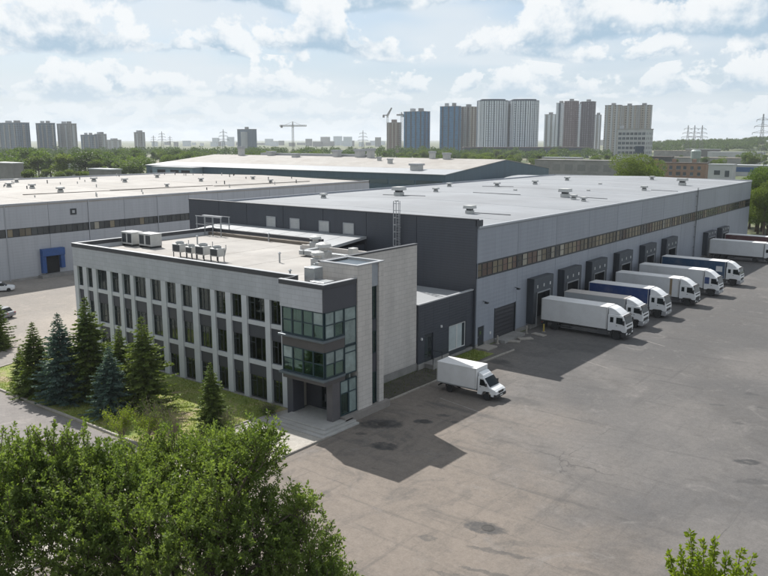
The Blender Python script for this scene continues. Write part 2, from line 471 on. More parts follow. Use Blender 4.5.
def asphalt(name, col, stains=(), contrast=1.0, dark=(0.055, 0.053, 0.052), beige_tone=None):
    col = sc3(col, 0.86); dark = sc3(dark, 0.86)
    m, nt, N, L, b = new_mat(name)
    g = N.new('ShaderNodeNewGeometry'); pos = g.outputs['Position']
    def noise(scale, det=6, rough=0.6, st=None, dist=0.0):
        src = pos
        if st:
            mp = N.new('ShaderNodeMapping'); mp.inputs['Scale'].default_value = st[:3]; mp.inputs['Rotation'].default_value = (0, 0, st[3]); L.new(pos, mp.inputs[0]); src = mp.outputs[0]
        n = N.new('ShaderNodeTexNoise'); n.inputs['Scale'].default_value = scale; n.inputs['Detail'].default_value = det; n.inputs['Roughness'].default_value = rough; n.inputs['Distortion'].default_value = dist
        L.new(src, n.inputs['Vector']); return n.outputs['Fac']
    def rng(v, a, bb, c, d, smooth=True):
        r = N.new('ShaderNodeMapRange'); r.interpolation_type = 'SMOOTHSTEP' if smooth else 'LINEAR'
        for i, x in enumerate((a, bb, c, d)): r.inputs[i + 1].default_value = x
        L.new(v, r.inputs[0]); return r.outputs[0]
    def mul(a, bb):
        n = N.new('ShaderNodeMath'); n.operation = 'MULTIPLY'
        for i, v in enumerate((a, bb)):
            if isinstance(v, (int, float)): n.inputs[i].default_value = v
            else: L.new(v, n.inputs[i])
        return n.outputs[0]
    def mix(f, a, c):
        mx = N.new('ShaderNodeMix'); mx.data_type = 'RGBA'; L.new(f, mx.inputs['Factor'])
        for k, v in ((6, a), (7, c)):
            if isinstance(v, tuple): mx.inputs[k].default_value = (*v, 1)
            else: L.new(v, mx.inputs[k])
        return mx.outputs[2]
    k = contrast
    c = mix(rng(noise(0.045, 5, 0.6, None, 0.6), 0.35, 0.65, 0, 1), tuple(x * (1 - 0.18 * k) * (0.98, 1.02, 1.08)[i] for i, x in enumerate(col)), tuple(x * (1 + 0.16 * k) for x in col))
    c = mix(mul(rng(noise(0.017, 6, 0.6, None, 1.0), 0.42, 0.62, 0, 1), 0.55 * k), c, tuple(x * 0.60 * (0.97, 1.01, 1.06)[i] for i, x in enumerate(col)))
    if beige_tone:
        # beige tone on the office side, fading raggedly into the grey base tone
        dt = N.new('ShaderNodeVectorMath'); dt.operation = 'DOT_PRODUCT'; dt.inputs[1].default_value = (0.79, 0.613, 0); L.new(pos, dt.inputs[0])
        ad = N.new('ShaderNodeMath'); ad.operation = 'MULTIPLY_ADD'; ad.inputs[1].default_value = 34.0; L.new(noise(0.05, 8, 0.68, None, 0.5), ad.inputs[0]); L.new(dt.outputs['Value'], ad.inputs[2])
        c = mix(rng(ad.outputs[0], 20, 38, 1, 0), c, mix(rng(noise(0.3, 8, 0.7), 0.3, 0.7, 0, 1), tuple(x * 0.86 for x in sc3(beige_tone, 0.86)), sc3(beige_tone, 0.86)))
    # seams of the paving strips
    br = N.new('ShaderNodeTexBrick'); br.inputs['Scale'].default_value = 1; br.inputs['Brick Width'].default_value = 26; br.inputs['Row Height'].default_value = 7.5; br.inputs['Mortar Size'].default_value = 0.035; br.inputs['Mortar Smooth'].default_value = 0.3
    wv = N.new('ShaderNodeVectorMath'); wv.operation = 'MULTIPLY_ADD'; wv.inputs[1].default_value = (0.35, 0.35, 0)
    wn_ = N.new('ShaderNodeTexNoise'); wn_.inputs['Scale'].default_value = 0.8; wn_.inputs['Detail'].default_value = 4; L.new(pos, wn_.inputs['Vector']); L.new(wn_.outputs['Color'], wv.inputs[0]); L.new(pos, wv.inputs[2])
    rt_ = N.new('ShaderNodeMapping'); rt_.inputs['Rotation'].default_value = (0, 0, 0.05); L.new(wv.outputs[0], rt_.inputs[0]); L.new(rt_.outputs[0], br.inputs['Vector'])
    c = mix(mul(mul(br.outputs['Fac'], rng(noise(0.12, 4), 0.42, 0.6, 0, 1)), 0.5 * k), c, dark)
    # patches of newer and older surface
    c = mix(mul(rng(noise(0.16, 7, 0.7, None, 1.2), 0.52, 0.64, 0, 1), 0.35 * k), c, tuple(x * 0.62 for x in col))
    # wheel tracks sweeping across
    c = mix(mul(rng(noise(0.5, 6, 0.65, (0.12, 1.6, 1, 0.35), 0.4), 0.54, 0.72, 0, 1), 0.38 * k), c, dark)
    c = mix(mul(rng(noise(0.6, 6, 0.65, (1.5, 0.1, 1, -0.25), 0.4), 0.56, 0.74, 0, 1), 0.32 * k), c, dark)
    # pale dust and dark spots
    c = mix(mul(rng(noise(0.33, 9, 0.75, None, 0.8), 0.53, 0.70, 0, 1), 0.36 * k), c, tuple(min(1, x * 1.7) for x in col))
    c = mix(mul(rng(noise(0.75, 8, 0.8, (1, 0.5, 1, 0.3), 1.0), 0.50, 0.68, 0, 1), 0.30 * k), c, tuple(x * 0.62 for x in col))
    c = mix(mul(rng(noise(0.9, 9, 0.75), 0.62, 0.72, 0, 1), 0.55 * k), c, dark)
    # cracks
    vor = N.new('ShaderNodeTexVoronoi'); vor.feature = 'DISTANCE_TO_EDGE'; vor.inputs['Scale'].default_value = 0.11
    wob = N.new('ShaderNodeTexNoise'); wob.inputs['Scale'].default_value = 0.6; wob.inputs['Detail'].default_value = 5
    L.new(pos, wob.inputs['Vector'])
    vs = N.new('ShaderNodeVectorMath'); vs.operation = 'MULTIPLY_ADD'; vs.inputs[1].default_value = (3, 3, 0); L.new(wob.outputs['Color'], vs.inputs[0]); L.new(pos, vs.inputs[2])
    L.new(vs.outputs[0], vor.inputs['Vector'])
    c = mix(mul(mul(rng(vor.outputs['Distance'], 0.002, 0.008, 1, 0), rng(noise(0.07, 3), 0.54, 0.66, 0, 1)), 0.38 * k), c, tuple(x * 0.6 for x in dark))
    # fine grain
    c2 = rng(noise(7, 6, 0.8), 0.3, 0.7, 0.80, 1.2, False)
    c2 = mul(c2, rng(noise(1.9, 9, 0.82), 0.3, 0.7, 0.80, 1.18, False))
    sc = N.new('ShaderNodeVectorMath'); sc.operation = 'SCALE'; L.new(c, sc.inputs[0]); L.new(c2, sc.inputs['Scale']); c = sc.outputs[0]
    wet = None
    if stains:
        wb = N.new('ShaderNodeTexNoise'); wb.inputs['Scale'].default_value = 1.1; wb.inputs['Detail'].default_value = 8; wb.inputs['Roughness'].default_value = 0.7; L.new(pos, wb.inputs['Vector'])
        v2 = N.new('ShaderNodeVectorMath'); v2.operation = 'MULTIPLY_ADD'; v2.inputs[1].default_value = (1.3, 1.3, 0); L.new(wb.outputs['Color'], v2.inputs[0]); L.new(pos, v2.inputs[2])
        for (x, y, rx, ry, rot, st) in stains:
            sb = N.new('ShaderNodeVectorMath'); sb.operation = 'SUBTRACT'; sb.inputs[1].default_value = (x + 0.65, y + 0.65, 0); L.new(v2.outputs[0], sb.inputs[0])
            mp = N.new('ShaderNodeMapping'); mp.vector_type = 'TEXTURE'; mp.inputs['Rotation'].default_value = (0, 0, rot); mp.inputs['Scale'].default_value = (rx, ry, 1); L.new(sb.outputs[0], mp.inputs[0])
            ln = N.new('ShaderNodeVectorMath'); ln.operation = 'LENGTH'; L.new(mp.outputs[0], ln.inputs[0])
            f = rng(ln.outputs['Value'], 0.72, 1.1, st, 0)
            if wet is None: wet = f
            else:
                mxm = N.new('ShaderNodeMath'); mxm.operation = 'MAXIMUM'; L.new(wet, mxm.inputs[0]); L.new(f, mxm.inputs[1]); wet = mxm.outputs[0]
        wet = mul(wet, rng(noise(1.6, 8, 0.75), 0.34, 0.56, 0.35, 1))
        c = mix(wet, c, tuple(x * 0.40 for x in dark))
        L.new(rng(wet, 0, 1, 0.88, 0.62, False), b.inputs['Roughness'])
    else:
        b.inputs['Roughness'].default_value = 0.9
    L.new(c, b.inputs['Base Color'])
    bp = N.new('ShaderNodeBump'); bp.inputs['Strength'].default_value = 0.35; bp.inputs['Distance'].default_value = 0.02
    L.new(noise(14, 5, 0.7), bp.inputs['Height']); L.new(bp.outputs[0], b.inputs['Normal'])
    MATS[name] = m
    return m

def sheet(name, pts, z, m, cat=None, label=None, kind='structure', sub=1):
    me = bpy.data.meshes.new(name); me.from_pydata([(x, y, z) for x, y in pts], [], [tuple(range(len(pts)))]); me.update()
    o = obj(name, me, m)
    return tag(o, label, cat, None, kind)

GR = ground_material()
sheet('ground', [(-9000, -3000), (3000, -3000), (3000, 11000), (-9000, 11000)], -0.03, GR, label='green and bare open ground reaching out to the city')
STAINS = [(-39.1, 50.0, 2.0, 1.15, 0.6, 0.95), (-36.6, 52.7, 0.9, 0.65, 0.5, 0.9), (-35.9, 46.3, 1.25, 0.8, 0.5, 0.95), (-36.1, 55.1, 0.7, 0.4, 0.5, 0.8), (-34.2, 54.4, 0.5, 0.3, 0.4, 0.6),
          (-22.75, 39.7, 1.35, 0.8, 0.3, 0.9), (-24.9, 36.4, 0.6, 0.4, 0.2, 0.6), (-20.6, 37.6, 2.2, 0.25, 0.25, 0.6), (-20.0, 35.3, 1.9, 0.22, 0.22, 0.6), (-21.4, 33.9, 1.6, 0.2, 0.22, 0.55),
          (-12.3, 60.7, 1.0, 0.55, 0.5, 0.9), (-11.0, 57.3, 1.6, 0.5, 0.7, 0.5), (-17.7, 72.8, 0.7, 0.35, 0.5, 0.7), (-16.0, 78.0, 0.8, 0.35, 0.5, 0.6), (-14.2, 74.5, 0.7, 0.3, 0.3, 0.6), (-15, 69, 0.5, 0.3, 0.3, 0.6),
          (-40.5, 73.0, 1.2, 1.0, 0.2, 0.7), (-39.0, 47.2, 0.6, 0.3, 0.4, 0.6), (-28.5, 30.5, 1.4, 0.35, 0.3, 0.5), (-41.2, 46.2, 0.7, 0.45, 0.4, 0.7), (-36, 84, 4.5, 2.2, 0.4, 0.35), (-33, 62.5, 3.0, 1.2, 0.2, 0.5), (-38, 66, 2.5, 3.0, 0.2, 0.35)]
ASPH = asphalt('yard_asphalt', (0.122, 0.113, 0.106), STAINS, 1.3, beige_tone=(0.200, 0.168, 0.140))
LEFTY = asphalt('yard_concrete', (0.30, 0.262, 0.222), (), 0.8, dark=(0.14, 0.12, 0.10))
ROADM = asphalt('road_asphalt', (0.235, 0.212, 0.195), (), 0.8, dark=(0.12, 0.11, 0.10))
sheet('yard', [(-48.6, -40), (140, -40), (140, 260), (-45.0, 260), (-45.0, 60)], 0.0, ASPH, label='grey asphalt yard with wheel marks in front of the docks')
sheet('concrete_yard', [(-140, 34.3), (-81.7, 34.3), (-81.7, 76), (-96, 76), (-96, 240), (-140, 240)], 0.0, LEFTY, label='pale sunlit concrete yard between office and left warehouse')
sheet('road', [(-260, -40), (-48.65, -40), (-48.65, 34.25), (-260, 34.25)], 0.0, ROADM, label='pale asphalt road in front of the lawn')

# lawn in front of the office
def lawn_material():
    m, nt, N, L, b = new_mat('lawn_soil')
    g = N.new('ShaderNodeNewGeometry')
    n1 = N.new('ShaderNodeTexNoise'); n1.inputs['Scale'].default_value = 0.28; n1.inputs['Detail'].default_value = 8; n1.inputs['Roughness'].default_value = 0.65; L.new(g.outputs['Position'], n1.inputs['Vector'])
    cr = N.new('ShaderNodeValToRGB'); e = cr.color_ramp.elements
    e[0].position = 0.38; e[0].color = (0.115, 0.165, 0.028, 1); e[1].position = 0.62; e[1].color = (0.27, 0.215, 0.13, 1)
    x = e.new(0.52); x.color = (0.20, 0.225, 0.05, 1)
    L.new(n1.outputs['Fac'], cr.inputs[0])
    n2 = N.new('ShaderNodeTexNoise'); n2.inputs['Scale'].default_value = 7; n2.inputs['Detail'].default_value = 5; L.new(g.outputs['Position'], n2.inputs['Vector'])
    r = N.new('ShaderNodeMapRange'); r.inputs[1].default_value = 0.3; r.inputs[2].default_value = 0.7; r.inputs[3].default_value = 0.7; r.inputs[4].default_value = 1.25; L.new(n2.outputs['Fac'], r.inputs[0])
    sc = N.new('ShaderNodeVectorMath'); sc.operation = 'SCALE'; L.new(cr.outputs[0], sc.inputs[0]); L.new(r.outputs[0], sc.inputs['Scale'])
    L.new(sc.outputs[0], b.inputs['Base Color']); b.inputs['Roughness'].default_value = 0.95
    bp = N.new('ShaderNodeBump'); bp.inputs['Strength'].default_value = 0.8; bp.inputs['Distance'].default_value = 0.06; L.new(n2.outputs['Fac'], bp.inputs['Height']); L.new(bp.outputs[0], b.inputs['Normal'])
    return m
LAWN = lawn_material()
LAWN_POLY = [(-84.0, 47.9), (-80.4, 34.75), (-48.6, 34.75), (-48.6, 44.1), (-47.9, 47.9)]
sheet('lawn', LAWN_POLY, 0.06, LAWN, label='mown lawn with dry patches along the office front')
KERB = mat('kerb_concrete', (0.36, 0.33, 0.29), 0.85, var=0.18, scale=2.5, bump=0.3, bscale=20)
PAVE = asphalt('paving_concrete', (0.40, 0.365, 0.315), (), 0.5, dark=(0.2, 0.18, 0.16))
sheet('pavement', [(-48.45, 15), (-40.75, 15), (-40.75, 47.9), (-48.45, 47.9)], 0.05, PAVE, label='pale pavement leading to the entrance steps')
sheet('soil_strip', [(-45.6, 54.0), (-42.35, 54.0), (-42.15, 66.5), (-45.6, 66.5)], 0.05, mat('damp_soil', (0.085, 0.075, 0.058), 0.95, var=0.4, scale=0.9, dirt=0.7, dirtcol=(0.05, 0.06, 0.025), bump=0.6), label='weedy strip of soil along the office side wall')
sheet('grass_strip', [(-45.3, 69.8), (-42.6, 69.8), (-42.6, 75.4), (-45.3, 75.4)], 0.05, LAWN, label='small grass patch below the white windows')

def kerb_run(name, p, q, label, w=0.18, h=0.15, step=2.0):
    """kerb of single stones with open joints"""
    t = thing(name, label, None, (p[0], p[1], 0), kind='structure')
    d = Vector((q[0] - p[0], q[1] - p[1], 0)); n = max(1, int(d.length / step)); d.normalize(); ln = (Vector((q[0], q[1], 0)) - Vector((p[0], p[1], 0))).length / n
    mb = MB().box(0.012, ln - 0.012, -w / 2, w / 2, -0.05, h)
    me = mb.mesh('kerb_stone')
    for i in range(n):
        o = obj('kerb_stone', me, KERB, t, 0.02)
        o.location = (d.x * ln * i, d.y * ln * i, random.uniform(-0.012, 0.012)); o.rotation_euler = (0, 0, math.atan2(d.y, d.x) + random.uniform(-0.004, 0.004))
    return t
kerb_run('kerb', (-80.6, 34.55), (-48.6, 34.55), 'concrete kerb between lawn and road')
kerb_run('kerb', (-84.2, 47.7), (-80.5, 34.75), 'concrete kerb at the left end of the lawn')
kerb_run('kerb', (-48.52, 34.75), (-48.52, 44.2), 'concrete kerb between lawn and entrance pavement', w=0.14)
kerb_run('kerb', (-40.65, 15), (-40.65, 45.0), 'concrete kerb along the entrance pavement beside the yard')
kerb_run('kerb', (-42.25, 53.9), (-42.05, 66.3), 'concrete kerb of the soil strip beside the office side wall')
kerb_run('kerb', (-42.0, 69.6), (-41.6, 78.2), 'concrete kerb running toward the warehouse door behind the van')

# grass blades on the lawn: uncountable
def blades(name, poly, n, hmin, hmax, label, seed, m):
    rs = np.random.RandomState(seed)
    xs = [p[0] for p in poly]; ys = [p[1] for p in poly]
    P = rs.uniform([min(xs), min(ys)], [max(xs), max(ys)], (n * 2, 2))
    ok = np.ones(len(P), bool)
    for i in range(len(poly)):
        a, bb = poly[i], poly[(i + 1) % len(poly)]
        ok &= ((bb[0] - a[0]) * (P[:, 1] - a[1]) - (bb[1] - a[1]) * (P[:, 0] - a[0])) > 0
    P = P[ok][:n]
    # bald where the soil shows
    q = np.sin(P[:, 0] * 0.5) + np.sin(P[:, 1] * 0.9 + P[:, 0] * 0.3) + rs.normal(0, 0.6, len(P))
    P = P[q > -0.8]
    k = len(P); a = rs.uniform(0, 6.28, k); h = rs.uniform(hmin, hmax, k); w = 0.035
    lean = rs.normal(0, 0.05, (k, 2))
    V = np.zeros((k, 3, 3))
    V[:, 0, 0] = P[:, 0] - np.cos(a) * w; V[:, 0, 1] = P[:, 1] - np.sin(a) * w
    V[:, 1, 0] = P[:, 0] + np.cos(a) * w; V[:, 1, 1] = P[:, 1] + np.sin(a) * w
    V[:, 2, :2] = P + lean; V[:, 2, 2] = h
    V[:, :, 2] += 0.06
    me = np_mesh(name, V.reshape(-1, 3), np.arange(k * 3).reshape(-1, 3))
    return tag(obj(name, me, m), label, 'grass', None, 'stuff')
GRASS_D = foliage_mat('weed_blades', (0.06, 0.09, 0.02), (0.15, 0.17, 0.05), 0.3, 0.4)
GRASS = foliage_mat('grass_blades', (0.15, 0.205, 0.03), (0.31, 0.34, 0.08), 0.3, 0.4)
blades('grass', LAWN_POLY, 26000, 0.06, 0.16, 'short green grass covering the office lawn', 3, GRASS)
blades('grass', [(-45.3, 69.8), (-42.6, 69.8), (-42.6, 75.4), (-45.3, 75.4)], 1500, 0.06, 0.2, 'grass patch below the white windows of the dark annex', 4, GRASS)
blades('weeds', [(-45.6, 54.0), (-42.35, 54.0), (-42.15, 66.5), (-45.6, 66.5)], 420, 0.06, 0.22, 'sparse weeds along the office side wall', 5, GRASS_D)

# faint painted lines, manhole covers
LINE = mat('road_paint', (0.27, 0.25, 0.23), 0.85, var=0.35, scale=6, dirt=1.0, dirtcol=(0.15, 0.135, 0.12))
for (a, bb, lab) in (((-38.9, 58.8), (-34.0, 57.75), 'worn white parking line in front of the white van'),
                     ((-33.8, 79.2), (-30.2, 77.9), 'worn white line on asphalt left of the first docked truck'),
                     ((-31.5, 92.0), (-28.4, 90.6), 'worn white line on asphalt in front of the second docked truck')):
    d = Vector((bb[0] - a[0], bb[1] - a[1])).normalized(); nn = Vector((-d.y, d.x)) * 0.06
    o = sheet('painted_line', [(a[0] - nn.x, a[1] - nn.y), (bb[0] - nn.x, bb[1] - nn.y), (bb[0] + nn.x, bb[1] + nn.y), (a[0] + nn.x, a[1] + nn.y)], 0.004, LINE, label=lab)
IRON = mat('cast_iron', (0.07, 0.065, 0.06), 0.55, metal=0.6, var=0.2, scale=8)
for (x, y, lab) in ((-39.0, 50.1, 'round iron manhole cover in the large dark stain by the entrance'), (-36.55, 52.8, 'round iron manhole cover in the middle stain of the office shadow'),
                    (-22.6, 39.8, 'round iron manhole cover in the stain of the near yard')):
    t = thing('manhole_cover', lab, 'manhole cover', (x, y, 0), group='manhole covers in the yard')
    o = MB().lathe([(0.44, 0.0), (0.44, 0.012), (0.36, 0.012), (0.36, 0.004)], (0, 0, 0), 20).build('rim', IRON, t, world=False)
    o = MB().lathe([(0.34, 0.0), (0.34, 0.011), (0.28, 0.014), (0.05, 0.014)], (0, 0, 0), 20).build('lid', IRON, t, world=False)
# ------------------------------------------------------------------ building materials
PANEL_G = rib_mat('panel_light_grey', (0.325, 0.350, 0.400), 0.5, 0.42, False, 0.15, 0.05)
PANEL_W = rib_mat('panel_pale_grey', (0.46, 0.475, 0.505), 0.5, 0.45, False, 0.15, 0.04)
PANEL_D = rib_mat('panel_anthracite', (0.050, 0.057, 0.073), 0.3, 0.42, False, 0.12, 0.05)
PANEL_DV = rib_mat('panel_anthracite_upright', (0.050, 0.058, 0.074), 0.3, 0.45, True, 0.3, 0.05)
TEAL = rib_mat('panel_teal', (0.06, 0.115, 0.165), 0.4, 0.45, True, 0.3, 0.08)
CORE = mat('dark_core', (0.05, 0.052, 0.055), 0.8)
ROOF_G = mat('roof_membrane_grey', (0.27, 0.285, 0.305), 0.75, var=0.10, scale=0.12, dirt=0.6, dirtcol=(0.17, 0.172, 0.178), bump=0.1)
ROOF_C = mat('roof_membrane_cream', (0.37, 0.35, 0.325), 0.8, var=0.16, scale=0.25, dirt=0.65, dirtcol=(0.26, 0.225, 0.19), bump=0.1)
ROOF_M = mat('roof_sheet_metal', (0.36, 0.375, 0.39), 0.5, metal=0.1, var=0.07, scale=0.4, dirt=0.2, dirtcol=(0.35, 0.35, 0.35))
COPE = mat('coping_light', (0.43, 0.44, 0.455), 0.45, metal=0.2, var=0.1, scale=1.0)
COPE_D = mat('coping_dark', (0.050, 0.052, 0.060), 0.5, var=0.1, scale=1.0)
PLINTH = mat('plinth_concrete', (0.30, 0.29, 0.275), 0.85, var=0.18, scale=0.9, dirt=0.5, dirtcol=(0.13, 0.12, 0.11), bump=0.2)
TILE_L = tile_mat('facing_light', (0.48, 0.495, 0.525), (0.36, 0.37, 0.385), 0.9, 0.45, 0.6, 0.035, mortar=0.016)
TILE_B = tile_mat('facing_beige', (0.60, 0.565, 0.53), (0.42, 0.395, 0.37), 0.9, 0.45, 0.65, 0.04, mortar=0.016)
PIER = mat('pier_facing', (0.58, 0.595, 0.62), 0.6, var=0.06, scale=0.8, dirt=0.18, dirtcol=(0.3, 0.3, 0.3))
SILL = mat('sill_panel', (0.58, 0.59, 0.615), 0.55, var=0.06, scale=0.9, dirt=0.15, dirtcol=(0.32, 0.32, 0.32))
SPAN = mat('spandrel_dark', (0.058, 0.060, 0.075), 0.5, var=0.08, scale=0.7)
FRAME = mat('frame_dark', (0.028, 0.034, 0.040), 0.45, var=0.1, scale=2)
FRAME_T = mat('frame_teal', (0.014, 0.040, 0.050), 0.4, var=0.1, scale=2)
GLASS = glass_mat('window_glass', (0.74, 0.80, 0.75), 0.7)
GLASS_T = glass_mat('bay_glass', (0.60, 0.72, 0.68), 0.5)
FROST = mat('frosted_pane', (0.25, 0.32, 0.31), 0.12, var=0.3, scale=0.9, spec=0.7)
BANDGL = [dark_glass('band_pane_tan', (0.15, 0.125, 0.08), 0.3), dark_glass('band_pane_brown', (0.095, 0.058, 0.042), 0.3), dark_glass('band_pane_cream', (0.26, 0.24, 0.19), 0.3), dark_glass('band_pane_dark', (0.035, 0.038, 0.035), 0.15)]
INTER = mat('room_wall', (0.55, 0.52, 0.44), 0.9, var=0.2, scale=0.3)
INTER_G = mat('room_pale_green', (0.46, 0.52, 0.49), 0.9, var=0.25, scale=0.5)
SLAB = mat('floor_slab', (0.20, 0.19, 0.18), 0.9)
CURT = mat('curtain_cloth', (0.78, 0.70, 0.50), 0.9, var=0.25, scale=3)
BLIND = [mat('blind_pale', (0.72, 0.72, 0.66), 0.9), mat('blind_beige', (0.62, 0.53, 0.36), 0.9), mat('blind_grey', (0.42, 0.46, 0.46), 0.9)]
CURT_O = mat('curtain_ochre', (0.42, 0.22, 0.06), 0.9, var=0.2, scale=3)
WHITE = mat('white_paint', (0.72, 0.72, 0.71), 0.45, var=0.06, scale=1.5, dirt=0.15, dirtcol=(0.4, 0.38, 0.35))
UNIT = mat('unit_casing', (0.55, 0.55, 0.53), 0.5, metal=0.1, var=0.08, scale=2, dirt=0.25, dirtcol=(0.28, 0.27, 0.25))
GALV = mat('galvanised', (0.44, 0.46, 0.47), 0.4, metal=0.6, var=0.12, scale=3)
BLACK = mat('dark_void', (0.012, 0.013, 0.015), 0.9)
DOCKM = rib_mat('dock_slate', (0.036, 0.043, 0.054), 0.35, 0.55, True, 0.15, 0.12)
DOCKH = mat('dock_header_slate', (0.060, 0.070, 0.085), 0.6, var=0.12, scale=1.2)
RUBBER = mat('rubber', (0.020, 0.020, 0.021), 0.8)
GATE = rib_mat('gate_grey', (0.045, 0.045, 0.052), 0.5, 0.5, False, 0.5, 0.05)


def roof_vent(parent, x, y, z, s=1.0, low=False, m=None):
    s *= 0.68
    v = MB().box(x - 0.55 * s, x + 0.55 * s, y - 0.55 * s, y + 0.55 * s, z, z + 0.55 * s).build('roof_vent', m or UNIT, parent, 0.03)
    if not low:
        MB().box(x - 0.42 * s, x + 0.42 * s, y - 0.42 * s, y + 0.42 * s, z + 0.55 * s, z + 0.85 * s).build('neck', FRAME, v)
        MB().prism([(-0.85 * s, 0), (0.85 * s, 0), (0.75 * s, 0.5 * s), (-0.75 * s, 0.5 * s)], y - 0.8 * s, y + 0.8 * s, 'y').build('cap', UNIT, v, 0.03).location += Vector((x, 0, z + 0.85 * s))
    return v

def ladder(parent, p, out, z0, z1, cage=None, name='ladder', m=GALV):
    """p = foot point on the wall, out = unit vector off the wall"""
    out = Vector(out); side = Vector((-out.y, out.x, 0)); p = Vector(p)
    mb = MB()
    for s in (-0.28, 0.28):
        b0 = p + side * s + out * 0.25
        mb.bar((b0.x, b0.y, z0), (b0.x, b0.y, z1 + 1.1), 0.06)
        for zz in np.arange(z0 + 0.5, z1, 2.0): mb.bar((b0.x, b0.y, zz), tuple((p + side * s + Vector((0, 0, zz)))[i] for i in range(3)), 0.04)
    for zz in np.arange(z0 + 0.3, z1 + 0.2, 0.33):
        a = p + side * -0.28 + out * 0.25; c = p + side * 0.28 + out * 0.25
        mb.bar((a.x, a.y, zz), (c.x, c.y, zz), 0.035)
    o = mb.build(name, m, parent)
    if cage is not None:
        mb = MB()
        arc = [(-0.36, 0.25), (-0.36, 0.62), (-0.2, 0.92), (0.2, 0.92), (0.36, 0.62), (0.36, 0.25)]
        for zz in np.arange(cage, z1 + 1.1, 0.85):
            for i in range(5):
                a = p + side * arc[i][0] + out * arc[i][1]; c = p + side * arc[i + 1][0] + out * arc[i + 1][1]
                mb.bar((a.x, a.y, zz), (c.x, c.y, zz), 0.05)
        for i in (1, 2, 3, 4):
            a = p + side * arc[i][0] + out * arc[i][1]
            mb.bar((a.x, a.y, cage), (a.x, a.y, z1 + 1.1), 0.045)
        mb.build('safety_cage', m, o)
    return o

# ------------------------------------------------------------------ main warehouse
XW, YW = -45.4, 75.8
BAYS = [75.8, 85.5, 96.2, 106.9, 117.6, 128.3, 139.0, 149.7, 160.4, 171.1, 181.8, 192.5, 201.0]
wh = thing('warehouse', 'long grey warehouse with truck docks and dark end wall behind the office', 'warehouse', (XW, YW, 0))
MB().box(-95.9, XW - 0.2, YW + 0.2, 200.8, 0, 13.9).build('core', CORE, wh)
# roof: two shallow slopes in strips of membrane with lapped seams
nst = 14
for i in range(nst):
    y0 = YW + 0.15 + (201 - YW - 0.15) * i / nst; y1 = YW + 0.15 + (201 - YW - 0.15) * (i + 1) / nst
    dz = 0.012 * (i % 2)
    MB().prism([(-96.0, 14.15 + dz), (-70.8, 14.62 + dz), (XW + 0.05, 14.15 + dz), (XW + 0.05, 13.9), (-96.0, 13.9)], y0, y1 - 0.02, 'y').build('roof_sheet', ROOF_G, wh)
MB().box(XW - 0.25, XW + 0.06, YW + 0.3, 201.05, 14.05, 14.27).build('coping', PANEL_W, wh, 0.03)
MB().box(-96.2, XW + 0.1, 200.8, 201.1, 13.9, 14.45).build('coping', COPE, wh, 0.03)
MB().box(-96.25, -95.95, YW + 0.3, 201.0, 0.0, 14.45).build('wall', PANEL_G, wh)
# long dock wall
for i in range(12):
    y0, y1 = BAYS[i] + 0.025, BAYS[i + 1] - 0.025
    MB().box(XW - 0.18, XW, y0, y1, 10.06, 14.04).build('wall_panel', PANEL_G, wh, 0.012)
    if i > 0:
        MB().box(XW - 0.18, XW, y0, y1, 0.5, 8.24).build('wall_panel', PANEL_G, wh, 0.012)
    # window band: frame with posts and mullions, panes set behind
    fr = MB()
    fr.box(XW - 0.15, XW - 0.02, y0 - 0.02, y1 + 0.02, 9.86, 10.055).box(XW - 0.15, XW - 0.02, y0 - 0.02, y1 + 0.02, 8.245, 8.44)
    fr.box(XW - 0.15, XW - 0.022, y0, y1, 9.15, 9.21)
    n = 8
    wdt = (y1 - y0) / n
    for k in range(n + 1):
        w = 0.2 if k in (0, n) else 0.06
        fr.box(XW - 0.15, XW - 0.021, max(y0, y0 + k * wdt - w), min(y1, y0 + k * wdt + w), 8.44, 9.86)
    f = fr.build('window', FRAME, wh)
    for k in range(n):
        far = i > 6
        pm = BANDGL[random.choices((0, 1, 2, 3), (5, 3, 2, 2) if not far else (2, 1.5, 0.4, 5))[0]]
        MB().box(XW - 0.12, XW - 0.07, y0 + k * wdt + 0.05, y0 + (k + 1) * wdt - 0.05, 8.37, 9.93).build('pane', pm, f)
# first bay keeps a door and a sectional gate
for (y0, y1, z0) in ((75.83, 76.3, 0.5), (76.3, 77.75, 2.5), (77.75, 80.15, 0.5), (80.15, 85.2, 4.05), (85.2, 85.47, 0.5)):
    MB().box(XW - 0.18, XW, y0, y1, z0, 8.24).build('wall_panel', PANEL_G, wh)
d = MB().box(XW - 0.15, XW - 0.08, 76.34, 77.71, 0.15, 2.46).build('door', FRAME, wh)
MB().box(XW - 0.08, XW - 0.02, 76.45, 76.52, 1.15, 1.35).build('handle', GALV, d)
MB().box(XW - 0.08, XW - 0.06, 76.85, 77.2, 1.5, 1.9).build('door_sign', mat('sign_green', (0.10, 0.16, 0.05), 0.5), d)
g_ = MB().box(XW - 0.17, XW - 0.10, 80.2, 85.15, 0.35, 4.0).build('gate', GATE, wh)
for k in range(7):
    MB().box(XW - 0.10, XW - 0.075, 80.22, 85.13, 0.37 + k * 0.52, 0.37 + k * 0.52 + 0.5).build('gate_section', GATE, g_)
MB().box(XW - 0.18, XW + 0.06, 80.05, 80.17, 0.3, 4.12).build('gate_frame', FRAME, wh)
MB().box(XW - 0.18, XW + 0.06, 85.18, 85.30, 0.3, 4.12).build('gate_frame', FRAME, wh)
for (a, c) in ((75.83, 76.3), (77.75, 80.04), (85.31, 201.0)):
    MB().box(XW - 0.2, XW + 0.05, a, c, -0.05, 0.49).build('plinth', PLINTH, wh)
MB().box(XW - 0.2, XW + 1.5, 80.17, 85.18, -0.05, 0.33).build('ramp_slab', PLINTH, wh)
MB().box(XW - 0.1, XW + 1.6, 75.9, 78.2, -0.05, 0.16).build('door_step', KERB, wh)
